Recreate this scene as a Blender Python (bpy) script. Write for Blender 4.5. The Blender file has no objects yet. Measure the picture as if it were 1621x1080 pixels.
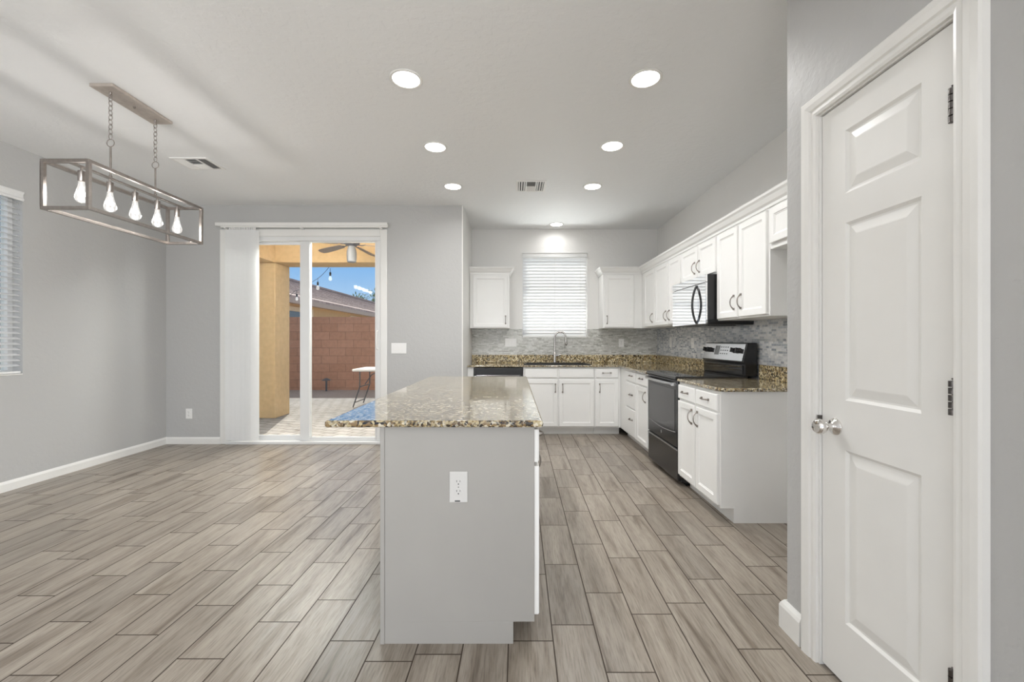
import bpy, math, random
from mathutils import Vector, Matrix
random.seed(7)
S = bpy.context.scene
COL = S.collection
PI = math.pi

# ------------------------------------------------------------------ camera, sky, sun, exposure
F, CX, EYE = 670.0, 813.0, 1.23
cd = bpy.data.cameras.new('camera')
cam = bpy.data.objects.new('camera', cd)
COL.objects.link(cam)
cam.location = (0, 0, EYE)
cam.rotation_euler = (PI / 2, 0, 0)
cd.sensor_fit = 'HORIZONTAL'
cd.sensor_width = 36
cd.lens = F / 1621 * 36
cd.shift_x = -(CX - 810.5) / 1621
cd.clip_start = .05
S.camera = cam
S.view_settings.view_transform = 'Standard'
S.view_settings.look = 'None'
S.view_settings.gamma = 1
S.view_settings.use_curve_mapping = False
S.view_settings.exposure = 0.75

W = bpy.data.worlds.new('world')
S.world = W
W.use_nodes = True
wn = W.node_tree
wn.nodes.clear()
# clear desert sky: pale at the horizon, deeper blue overhead
tcw = wn.nodes.new('ShaderNodeTexCoord')
spw = wn.nodes.new('ShaderNodeSeparateXYZ')
wn.links.new(tcw.outputs['Generated'], spw.inputs[0])
sky = wn.nodes.new('ShaderNodeValToRGB')
sky.color_ramp.elements[0].position = 0.0
sky.color_ramp.elements[0].color = (.62, .76, .92, 1)
sky.color_ramp.elements[1].position = 1.0
sky.color_ramp.elements[1].color = (.62, .74, .92, 1)
e_ = sky.color_ramp.elements.new(.16)
e_.color = (.26, .50, .87, 1)
e_ = sky.color_ramp.elements.new(.32)
e_.color = (.26, .48, .85, 1)
e_ = sky.color_ramp.elements.new(.55)
e_.color = (.50, .66, .90, 1)
wn.links.new(spw.outputs[2], sky.inputs[0])
bg = wn.nodes.new('ShaderNodeBackground')
bg.inputs['Strength'].default_value = SKY_STR = .615
wo = wn.nodes.new('ShaderNodeOutputWorld')
wn.links.new(sky.outputs[0], bg.inputs[0])
wn.links.new(bg.outputs[0], wo.inputs[0])

sl = bpy.data.lights.new('sun', 'SUN')
sl.energy = 3.5
sl.angle = math.radians(.53)
sl.color = (1, .95, .87)
sun = bpy.data.objects.new('sun', sl)
COL.objects.link(sun)
sun.rotation_euler = Vector((.32, -1, -1.20)).to_track_quat('-Z', 'Y').to_euler()
sun.location = (0, 20, 20)


def area(name, loc, direction, sx, sy, power, color=(1, 1, 1)):
    l = bpy.data.lights.new(name, 'AREA')
    l.shape = 'RECTANGLE'
    l.size, l.size_y = sx, sy
    l.energy = power
    l.color = color
    o = bpy.data.objects.new(name, l)
    COL.objects.link(o)
    o.location = loc
    o.rotation_euler = Vector(direction).to_track_quat('-Z', 'Y').to_euler()
    return o


# added fill lights shining in through made-up windows behind the camera
for nm, x0 in (('added_fill', -2.9), ('added_fill', -.55)):
    area(nm, (x0, -3.8, .95), (0, 1, .55), 1.6, 1.3, 30, (.98, .99, 1))

area('added_fill', (1.62, -2.0, 1.5), (-1, .28, .08), 2.0, 1.8, 142, (.97, .985, 1))  # unseen side fill light, added to brighten the left wall
# unseen fill light added low outside the kitchen window, aimed up and inward
area('added_fill', (.6, 6.85, .78), (0, -1, .9), 1.3, .7, 42, (.98, .99, 1))
# added fill light tucked under the patio roof, aimed in through the sliding door
area('added_fill', (-2.5, 5.62, 2.78), (0, -1, -.75), 1.9, 0.35, 85, (1, .985, .97))

# ------------------------------------------------------------------ node materials


def mat(name):
    m = bpy.data.materials.new(name)
    m.use_nodes = True
    nt = m.node_tree
    return m, nt, nt.nodes['Principled BSDF']


def srgb(r, g, b):
    def f(c):
        c /= 255
        return c / 12.92 if c <= .04045 else ((c + .055) / 1.055) ** 2.4
    return (f(r), f(g), f(b), 1)


def nd(nt, typ, **kw):
    n = nt.nodes.new(typ)
    for k, v in kw.items():
        if k.startswith('i_'):
            k = k[2:]
            n.inputs[int(k) if k.isdigit() else k.replace('_', ' ')].default_value = v
        else:
            setattr(n, k, v)
    return n


def lk(nt, a, b):
    nt.links.new(a, b)


def ramp(nt, stops, interp='LINEAR'):
    r = nt.nodes.new('ShaderNodeValToRGB')
    cr = r.color_ramp
    cr.interpolation = interp
    while len(cr.elements) > 1:
        cr.elements.remove(cr.elements[-1])
    cr.elements[0].position = stops[0][0]
    cr.elements[0].color = stops[0][1]
    for p, c in stops[1:]:
        e = cr.elements.new(p)
        e.color = c
    return r


def mixrgb(nt, fac, a, b, blend='MIX'):
    m = nt.nodes.new('ShaderNodeMix')
    m.data_type = 'RGBA'
    m.blend_type = blend
    for sock, v in ((m.inputs[0], fac), (m.inputs[6], a), (m.inputs[7], b)):
        if hasattr(v, 'links'):
            nt.links.new(v, sock)
        elif v is not None:
            sock.default_value = v
    return m.outputs[2]


def plain(name, col, rough=.5, metal=0.0, noise=.03, nscale=8, bump=0.0, bscale=60, coat=0.0, spec=.5):
    """slightly varied plain surface, all node based"""
    m, nt, p = mat(name)
    p.inputs['Roughness'].default_value = rough
    p.inputs['Metallic'].default_value = metal
    p.inputs['Specular IOR Level'].default_value = spec
    if coat:
        p.inputs['Coat Weight'].default_value = coat
        p.inputs['Coat Roughness'].default_value = .05
    tc = nd(nt, 'ShaderNodeTexCoord')
    n = nd(nt, 'ShaderNodeTexNoise', i_Scale=nscale, i_Detail=3.0)
    lk(nt, tc.outputs['Object'], n.inputs['Vector'])
    a = tuple(c * (1 - noise) for c in col[:3]) + (1,)
    b = tuple(min(1, c * (1 + noise)) for c in col[:3]) + (1,)
    r = ramp(nt, [(.3, a), (.7, b)])
    lk(nt, n.outputs['Fac'], r.inputs[0])
    lk(nt, r.outputs[0], p.inputs['Base Color'])
    if bump:
        n2 = nd(nt, 'ShaderNodeTexNoise', i_Scale=bscale, i_Detail=4.0)
        lk(nt, tc.outputs['Object'], n2.inputs['Vector'])
        b2 = nd(nt, 'ShaderNodeBump', i_Strength=bump, i_Distance=.004)
        lk(nt, n2.outputs['Fac'], b2.inputs['Height'])
        lk(nt, b2.outputs[0], p.inputs['Normal'])
    return m


def knockdown(name, col, rough, strength, scale, spec=.4):
    """paint over trowelled drywall texture"""
    m, nt, p = mat(name)
    p.inputs['Base Color'].default_value = col
    p.inputs['Roughness'].default_value = rough
    p.inputs['Specular IOR Level'].default_value = spec
    tc = nd(nt, 'ShaderNodeTexCoord')
    n = nd(nt, 'ShaderNodeTexNoise', i_Scale=scale, i_Detail=2.5, i_Roughness=.5)
    lk(nt, tc.outputs['Object'], n.inputs['Vector'])
    r = ramp(nt, [(.42, (0, 0, 0, 1)), (.56, (1, 1, 1, 1))])
    lk(nt, n.outputs['Fac'], r.inputs[0])
    b = nd(nt, 'ShaderNodeBump', i_Strength=strength, i_Distance=.002)
    lk(nt, r.outputs[0], b.inputs['Height'])
    lk(nt, b.outputs[0], p.inputs['Normal'])
    return m


WALLC = (.505, .502, .493, 1)
M_WALL = knockdown('greige_wall_paint', WALLC, .5, .25, 28)
M_WALLK = knockdown('kitchen_wall_paint', (.83, .82, .80, 1), .5, .25, 28)
M_CEIL = knockdown('ceiling_paint', (.86, .865, .865, 1), .5, .35, 22)
M_TRIM = plain('white_trim_paint', (.83, .82, .79, 1), .32, noise=.01)
M_CAB = plain('white_cabinet_paint', (.89, .885, .865, 1), .3, noise=.012, nscale=4)
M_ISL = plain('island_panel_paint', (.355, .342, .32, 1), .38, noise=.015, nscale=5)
M_VINYL = plain('white_vinyl', (.80, .80, .79, 1), .35, noise=.01)
M_PLATE = plain('white_plastic_plate', (.86, .85, .83, 1), .3, noise=.005)
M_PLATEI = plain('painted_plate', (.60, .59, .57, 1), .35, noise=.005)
M_CANOPY = plain('pale_brushed_canopy', (.52, .46, .41, 1), .38, metal=.35, noise=.1, nscale=30)
M_SLOT = plain('dark_slot', (.02, .02, .02, 1), .6, noise=0)
M_NICKEL = plain('brushed_nickel', (.30, .27, .245, 1), .32, metal=1, noise=.08, nscale=60)
M_STEEL = plain('stainless_steel', (.50, .50, .51, 1), .17, metal=1, noise=.03, nscale=30)
M_CHROME = plain('polished_chrome', (.78, .76, .74, 1), .06, metal=1, noise=.01)
M_FAUCET = plain('faucet_nickel', (.62, .60, .58, 1), .25, metal=1, noise=.02)
M_BLACK = plain('black_enamel', (.012, .012, .013, 1), .22, noise=.1)
M_BLACKP = plain('black_plastic', (.02, .02, .021, 1), .35, noise=.1)
M_BGLASS = plain('black_ceramic_glass', (.010, .010, .012, 1), .04, noise=.05, spec=.8)
M_OGLASS = plain('oven_window_glass', (.045, .045, .048, 1), .12, noise=.03, spec=.5)
M_DSTEEL = plain('dark_stainless', (.07, .07, .073, 1), .22, metal=1, noise=.04, nscale=30)
M_MIRROR = plain('mirror_finish_door', (.86, .86, .87, 1), .035, metal=1, noise=.005)
M_SINK = plain('black_composite_sink', (.018, .018, .018, 1), .4, noise=.2, nscale=120)
M_CHAND = plain('brushed_bronze_nickel', (.36, .325, .30, 1), .3, metal=1, noise=.1, nscale=40)
M_HINGE = plain('dark_satin_hinge', (.13, .12, .115, 1), .3, metal=1, noise=.15, nscale=60)
M_STUCCO = plain('tan_stucco', (.60, .425, .235, 1), .9, noise=.07, nscale=14, bump=.6, bscale=70)
M_STUCCO2 = plain('neighbour_stucco', (.62, .42, .22, 1), .9, noise=.05, bump=.4)
M_FOAM = plain('cream_foam_trim', (.72, .58, .40, 1), .9, noise=.03)
M_GREY = plain('grey_table_leg', (.10, .10, .11, 1), .4, noise=.05)
M_TTOP = plain('white_resin_top', (.80, .78, .77, 1), .45, noise=.02)
M_VANE = None


def translucent(name, col, frac, rough=.5):
    m = bpy.data.materials.new(name)
    m.use_nodes = True
    nt = m.node_tree
    nt.nodes.clear()
    o = nd(nt, 'ShaderNodeOutputMaterial')
    d = nd(nt, 'ShaderNodeBsdfPrincipled', i_Roughness=rough)
    d.inputs['Base Color'].default_value = col
    t = nd(nt, 'ShaderNodeBsdfTranslucent')
    tc = nd(nt, 'ShaderNodeTexCoord')
    n = nd(nt, 'ShaderNodeTexNoise', i_Scale=30.0)
    lk(nt, tc.outputs['Object'], n.inputs['Vector'])
    c = mixrgb(nt, n.outputs['Fac'], tuple(x * .97 for x in col[:3]) + (1,), col)
    lk(nt, c, d.inputs['Base Color'])
    lk(nt, c, t.inputs['Color'])
    mx = nd(nt, 'ShaderNodeMixShader')
    mx.inputs[0].default_value = frac
    lk(nt, d.outputs[0], mx.inputs[1])
    lk(nt, t.outputs[0], mx.inputs[2])
    lk(nt, mx.outputs[0], o.inputs[0])
    return m


M_SLAT = translucent('white_blind_slat', (.94, .94, .94, 1), .40)
M_VANE = translucent('white_vinyl_vane', (.93, .93, .92, 1), .3)


def glass(name, tint=(1, 1, 1, 1)):
    m = bpy.data.materials.new(name)
    m.use_nodes = True
    nt = m.node_tree
    nt.nodes.clear()
    o = nd(nt, 'ShaderNodeOutputMaterial')
    t = nd(nt, 'ShaderNodeBsdfTransparent', i_Color=tint)
    g = nd(nt, 'ShaderNodeBsdfGlossy', i_Roughness=.02)
    lw = nd(nt, 'ShaderNodeLayerWeight', i_Blend=.5)
    pw = nd(nt, 'ShaderNodeMath', operation='POWER', i_1=4.0)
    lk(nt, lw.outputs['Facing'], pw.inputs[0])
    f = nd(nt, 'ShaderNodeMath', operation='MULTIPLY_ADD', i_1=.7, i_2=.012)
    lk(nt, pw.outputs[0], f.inputs[0])
    mx = nd(nt, 'ShaderNodeMixShader')
    lk(nt, f.outputs[0], mx.inputs[0])
    lk(nt, t.outputs[0], mx.inputs[1])
    lk(nt, g.outputs[0], mx.inputs[2])
    lk(nt, mx.outputs[0], o.inputs[0])
    return m


M_GLASS = glass('window_glass', (.96, .98, .97, 1))
M_BULB = None


def emit(name, col, st):
    m = bpy.data.materials.new(name)
    m.use_nodes = True
    nt = m.node_tree
    nt.nodes.clear()
    o = nd(nt, 'ShaderNodeOutputMaterial')
    e = nd(nt, 'ShaderNodeEmission', i_Strength=st)
    e.inputs[0].default_value = col
    lk(nt, e.outputs[0], o.inputs[0])
    return m


def bulb_glass():
    m = bpy.data.materials.new('clear_bulb_glass')
    m.use_nodes = True
    nt = m.node_tree
    nt.nodes.clear()
    o = nd(nt, 'ShaderNodeOutputMaterial')
    t = nd(nt, 'ShaderNodeBsdfTransparent')
    g = nd(nt, 'ShaderNodeBsdfGlossy', i_Roughness=.03)
    f = nd(nt, 'ShaderNodeLayerWeight', i_Blend=.25)
    mx = nd(nt, 'ShaderNodeMixShader')
    lk(nt, f.outputs['Facing'], mx.inputs[0])
    lk(nt, t.outputs[0], mx.inputs[1])
    lk(nt, g.outputs[0], mx.inputs[2])
    e = nd(nt, 'ShaderNodeEmission', i_Strength=.16)
    e.inputs[0].default_value = (1, .97, .93, 1)
    a = nd(nt, 'ShaderNodeAddShader')
    lk(nt, mx.outputs[0], a.inputs[0])
    lk(nt, e.outputs[0], a.inputs[1])
    lk(nt, a.outputs[0], o.inputs[0])
    return m


M_BULB = bulb_glass()
M_LENS = emit('lit_led_lens', (1, .98, .95, 1), 9)
M_FIL = emit('glowing_filament', (1, .96, .9, 1), 14)


def floor_mat():
    m, nt, p = mat('wood_look_porcelain_plank')
    uv = nd(nt, 'ShaderNodeUVMap', uv_map='plank')
    rnd = nd(nt, 'ShaderNodeAttribute', attribute_name='tone', attribute_type='GEOMETRY')
    sx = nd(nt, 'ShaderNodeSeparateXYZ')
    lk(nt, uv.outputs[0], sx.inputs[0])
    sr = nd(nt, 'ShaderNodeSeparateColor')
    lk(nt, rnd.outputs['Color'], sr.inputs[0])

    def M(op, a, b=None):
        n = nt.nodes.new('ShaderNodeMath')
        n.operation = op
        for i, v in enumerate((a, b)):
            if v is None:
                continue
            if hasattr(v, 'links'):
                nt.links.new(v, n.inputs[i])
            else:
                n.inputs[i].default_value = v
        return n.outputs[0]
    g = .0027
    eu = M('MINIMUM', sx.outputs[0], M('SUBTRACT', PW, sx.outputs[0]))
    ev = M('MINIMUM', sx.outputs[1], M('SUBTRACT', PL, sx.outputs[1]))
    e = M('MINIMUM', eu, ev)
    grout = M('LESS_THAN', e, g)
    # grain coordinates: stretched along the plank, shifted per plank
    cmb = nd(nt, 'ShaderNodeCombineXYZ')
    lk(nt, M('ADD', M('MULTIPLY', sx.outputs[0], 15.0), M('MULTIPLY', sr.outputs[0], 91.0)), cmb.inputs[0])
    lk(nt, M('ADD', M('MULTIPLY', sx.outputs[1], 1.25), M('MULTIPLY', sr.outputs[1], 57.0)), cmb.inputs[1])
    n1 = nd(nt, 'ShaderNodeTexNoise', i_Scale=1.0, i_Detail=6.0, i_Roughness=.62, i_Distortion=.7)
    lk(nt, cmb.outputs[0], n1.inputs['Vector'])
    cmb2 = nd(nt, 'ShaderNodeCombineXYZ')
    lk(nt, M('ADD', M('MULTIPLY', sx.outputs[0], 160.0), M('MULTIPLY', sr.outputs[1], 31.0)), cmb2.inputs[0])
    lk(nt, M('ADD', M('MULTIPLY', sx.outputs[1], 9.0), M('MULTIPLY', sr.outputs[0], 47.0)), cmb2.inputs[1])
    n2 = nd(nt, 'ShaderNodeTexNoise', i_Scale=1.0, i_Detail=3.0, i_Roughness=.6)
    lk(nt, cmb2.outputs[0], n2.inputs['Vector'])
    r1 = ramp(nt, [(.27, (.115, .092, .072, 1)), (.37, (.205, .178, .148, 1)), (.47, (.28, .252, .217, 1)), (.60, (.33, .302, .264, 1)), (.75, (.38, .35, .31, 1))])
    lk(nt, n1.outputs['Fac'], r1.inputs[0])
    r2 = ramp(nt, [(.33, (.70, .69, .68, 1)), (.52, (1.0, 1.0, 1.0, 1)), (.7, (1.06, 1.06, 1.06, 1))])
    lk(nt, n2.outputs['Fac'], r2.inputs[0])
    c = mixrgb(nt, 1.0, r1.outputs[0], r2.outputs[0], 'MULTIPLY')
    tone = ramp(nt, [(0, (.86, .855, .85, 1)), (.5, (1, .99, .98, 1)), (1, (1.10, 1.10, 1.09, 1))])
    lk(nt, sr.outputs[2], tone.inputs[0])
    c = mixrgb(nt, 1.0, c, tone.outputs[0], 'MULTIPLY')
    c = mixrgb(nt, 1.0, c, (1.03, .985, .945, 1), 'MULTIPLY')
    c = mixrgb(nt, grout, c, (.055, .038, .026, 1))
    lk(nt, c, p.inputs['Base Color'])
    rr = M('ADD', M('MULTIPLY', n2.outputs['Fac'], .12), M('ADD', .27, M('MULTIPLY', grout, .4)))
    lk(nt, rr, p.inputs['Roughness'])
    hgt = M('ADD', M('MULTIPLY', n2.outputs['Fac'], .25), M('MINIMUM', M('MULTIPLY', e, 350.0), 1.0))
    b = nd(nt, 'ShaderNodeBump', i_Strength=.35, i_Distance=.0012)
    lk(nt, hgt, b.inputs['Height'])
    lk(nt, b.outputs[0], p.inputs['Normal'])
    return m


def granite_mat(name='speckled_granite', polished=True):
    m, nt, p = mat(name)
    tc = nd(nt, 'ShaderNodeTexCoord')
    v1 = nd(nt, 'ShaderNodeTexVoronoi', i_Scale=130.0 if polished else 95.0)
    v2 = nd(nt, 'ShaderNodeTexVoronoi', i_Scale=85.0 if polished else 70.0)
    n0 = nd(nt, 'ShaderNodeTexNoise', i_Scale=60.0, i_Detail=3.0)
    lk(nt, tc.outputs['Object'], n0.inputs['Vector'])
    dv = nd(nt, 'ShaderNodeVectorMath', operation='MULTIPLY_ADD')
    lk(nt, n0.outputs['Color'], dv.inputs[0])
    dv.inputs[1].default_value = (.010, .010, .010)
    lk(nt, tc.outputs['Object'], dv.inputs[2])
    lk(nt, dv.outputs[0], v1.inputs['Vector'])
    lk(nt, dv.outputs[0], v2.inputs['Vector'])
    s1 = nd(nt, 'ShaderNodeSeparateColor')
    lk(nt, v1.outputs['Color'], s1.inputs[0])
    s2 = nd(nt, 'ShaderNodeSeparateColor')
    lk(nt, v2.outputs['Color'], s2.inputs[0])
    r1 = ramp(nt, [(0, (.022, .018, .013, 1)), (.28, (.11, .065, .03, 1)), (.44, (.29, .21, .10, 1)),
                   (.56, (.46, .38, .22, 1)), (.76, (.62, .55, .40, 1)), (.9, (.36, .35, .31, 1))], 'CONSTANT')
    lk(nt, s1.outputs[0], r1.inputs[0])
    r2 = ramp(nt, [(0, (.03, .022, .015, 1)), (.30, (.24, .16, .075, 1)), (.55, (.46, .38, .22, 1)), (.78, (.68, .62, .49, 1))], 'CONSTANT')
    lk(nt, s2.outputs[1], r2.inputs[0])
    n3 = nd(nt, 'ShaderNodeTexNoise', i_Scale=14.0, i_Detail=3.0)
    lk(nt, tc.outputs['Object'], n3.inputs['Vector'])
    r3 = ramp(nt, [(.4, (0, 0, 0, 1)), (.6, (1, 1, 1, 1))])
    lk(nt, n3.outputs['Fac'], r3.inputs[0])
    c = mixrgb(nt, r3.outputs[0], r1.outputs[0], r2.outputs[0])
    if not polished:
        c = mixrgb(nt, 1.0, c, (1.25, 1.22, 1.1, 1), 'MULTIPLY')
    lk(nt, c, p.inputs['Base Color'])
    p.inputs['Roughness'].default_value = .09 if polished else .35
    p.inputs['Specular IOR Level'].default_value = .7 if polished else .35
    p.inputs['Coat Weight'].default_value = .6 if polished else 0
    p.inputs['Coat IOR'].default_value = 1.5
    p.inputs['Coat Roughness'].default_value = .06
    nb = nd(nt, 'ShaderNodeTexNoise', i_Scale=9.0, i_Detail=2.0)
    lk(nt, tc.outputs['Object'], nb.inputs['Vector'])
    b = nd(nt, 'ShaderNodeBump', i_Strength=.05, i_Distance=.003)
    lk(nt, nb.outputs['Fac'], b.inputs['Height'])
    lk(nt, b.outputs[0], p.inputs['Normal'])
    return m


def mosaic_mat(name, axis, c1, c2, rough, bw=.072, rh=.0165):
    m, nt, p = mat(name)
    tc = nd(nt, 'ShaderNodeTexCoord')
    sx = nd(nt, 'ShaderNodeSeparateXYZ')
    lk(nt, tc.outputs['Object'], sx.inputs[0])
    cb = nd(nt, 'ShaderNodeCombineXYZ')
    lk(nt, sx.outputs[axis], cb.inputs[0])
    lk(nt, sx.outputs[2], cb.inputs[1])
    br = nd(nt, 'ShaderNodeTexBrick', offset=.37, offset_frequency=2, squash=.62, squash_frequency=3)
    lk(nt, cb.outputs[0], br.inputs['Vector'])
    for k, v in (('Scale', 1.0), ('Brick Width', bw), ('Row Height', rh), ('Mortar Size', .0011), ('Mortar Smooth', .0), ('Bias', 0.0)):
        br.inputs[k].default_value = v
    br.inputs['Color1'].default_value = (0, 0, 0, 1)
    br.inputs['Color2'].default_value = (1, 1, 1, 1)
    br.inputs['Mortar'].default_value = (0, 0, 0, 1)
    r = ramp(nt, [(0, c1[0]), (.25, c1[1]), (.5, c1[2]), (.75, c2[0]), (1, c2[1])])
    lk(nt, br.outputs['Color'], r.inputs[0])
    n = nd(nt, 'ShaderNodeTexNoise', i_Scale=22.0, i_Detail=4.0, i_Distortion=1.5)
    lk(nt, tc.outputs['Object'], n.inputs['Vector'])
    rn = ramp(nt, [(.3, (.80, .80, .79, 1)), (.7, (1.1, 1.1, 1.1, 1))])
    lk(nt, n.outputs['Fac'], rn.inputs[0])
    c = mixrgb(nt, 1.0, r.outputs[0], rn.outputs[0], 'MULTIPLY')
    c = mixrgb(nt, br.outputs['Fac'], c, (.66, .65, .62, 1))
    lk(nt, c, p.inputs['Base Color'])
    ro = nd(nt, 'ShaderNodeMath', operation='MULTIPLY_ADD')
    lk(nt, br.outputs['Fac'], ro.inputs[0])
    ro.inputs[1].default_value = .6
    ro.inputs[2].default_value = rough
    lk(nt, ro.outputs[0], p.inputs['Roughness'])
    # each little tile sits at a slightly different angle
    inv = nd(nt, 'ShaderNodeMath', operation='SUBTRACT', i_0=1.0)
    lk(nt, br.outputs['Fac'], inv.inputs[1])
    ad = nd(nt, 'ShaderNodeMath', operation='MULTIPLY_ADD', i_1=.25)
    lk(nt, n.outputs['Fac'], ad.inputs[0])
    lk(nt, inv.outputs[0], ad.inputs[2])
    b = nd(nt, 'ShaderNodeBump', i_Strength=.5, i_Distance=.002)
    lk(nt, ad.outputs[0], b.inputs['Height'])
    lk(nt, b.outputs[0], p.inputs['Normal'])
    return m


def brick_mat(name, axes, bw, bh, mortar, c1, c2, cm, rough=.9, offset=.5, bumpy=.6, rot=0.0, var=.15):
    m, nt, p = mat(name)
    tc = nd(nt, 'ShaderNodeTexCoord')
    sx = nd(nt, 'ShaderNodeSeparateXYZ')
    lk(nt, tc.outputs['Object'], sx.inputs[0])
    cb = nd(nt, 'ShaderNodeCombineXYZ')
    lk(nt, sx.outputs[axes[0]], cb.inputs[0])
    lk(nt, sx.outputs[axes[1]], cb.inputs[1])
    mp = nd(nt, 'ShaderNodeMapping')
    mp.inputs['Rotation'].default_value = (0, 0, rot)
    lk(nt, cb.outputs[0], mp.inputs[0])
    br = nd(nt, 'ShaderNodeTexBrick', offset=offset)
    lk(nt, mp.outputs[0], br.inputs['Vector'])
    for k, v in (('Scale', 1.0), ('Brick Width', bw), ('Row Height', bh), ('Mortar Size', mortar), ('Mortar Smooth', .1)):
        br.inputs[k].default_value = v
    br.inputs['Color1'].default_value = c1
    br.inputs['Color2'].default_value = c2
    br.inputs['Mortar'].default_value = cm
    n = nd(nt, 'ShaderNodeTexNoise', i_Scale=12.0, i_Detail=5.0)
    lk(nt, tc.outputs['Object'], n.inputs['Vector'])
    rn = ramp(nt, [(.3, (1 - var,) * 3 + (1,)), (.7, (1 + var,) * 3 + (1,))])
    lk(nt, n.outputs['Fac'], rn.inputs[0])
    c = mixrgb(nt, 1.0, br.outputs['Color'], rn.outputs[0], 'MULTIPLY')
    lk(nt, c, p.inputs['Base Color'])
    p.inputs['Roughness'].default_value = rough
    inv = nd(nt, 'ShaderNodeMath', operation='SUBTRACT', i_0=1.0)
    lk(nt, br.outputs['Fac'], inv.inputs[1])
    b = nd(nt, 'ShaderNodeBump', i_Strength=bumpy, i_Distance=.01)
    lk(nt, inv.outputs[0], b.inputs['Height'])
    lk(nt, b.outputs[0], p.inputs['Normal'])
    return m


PW, PL = .183, .4957
M_FLOOR = floor_mat()
M_GRAN = granite_mat()
M_GRANU = granite_mat('honed_granite_upstand', False)
M_MOS_B = mosaic_mat('glass_stone_mosaic_back', 0,
                     ((.38, .38, .34, 1), (.50, .50, .46, 1), (.58, .57, .535, 1)), ((.63, .63, .60, 1), (.72, .72, .68, 1)), .22)
M_MOS_R = mosaic_mat('glass_stone_mosaic_side', 1,
                     ((.32, .35, .40, 1), (.47, .50, .55, 1), (.60, .62, .65, 1)), ((.70, .71, .73, 1), (.80, .80, .80, 1)), .15, .062, .0195)
M_PAVER = brick_mat('tumbled_pavers', (0, 1), .23, .15, .011, (.25, .228, .21, 1), (.31, .285, .265, 1), (.15, .13, .115, 1), rot=.35)
M_BLOCK = brick_mat('slump_block', (0, 2), .42, .21, .006, (.47, .235, .145, 1), (.54, .28, .18, 1), (.33, .17, .11, 1), var=.08, bumpy=.4)
M_RTILE = brick_mat('roof_tile', (1, 0), .33, .36, .012, (.40, .29, .25, 1), (.52, .39, .34, 1), (.20, .15, .13, 1), bumpy=1.0, var=.15)
M_GRAVEL = plain('desert_gravel', (.40, .31, .25, 1), .95, noise=.35, nscale=60, bump=1.0, bscale=90)
M_DIRT = plain('bare_ground', (.42, .35, .29, 1), .95, noise=.15, nscale=9)

# ------------------------------------------------------------------ mesh builder


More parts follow.
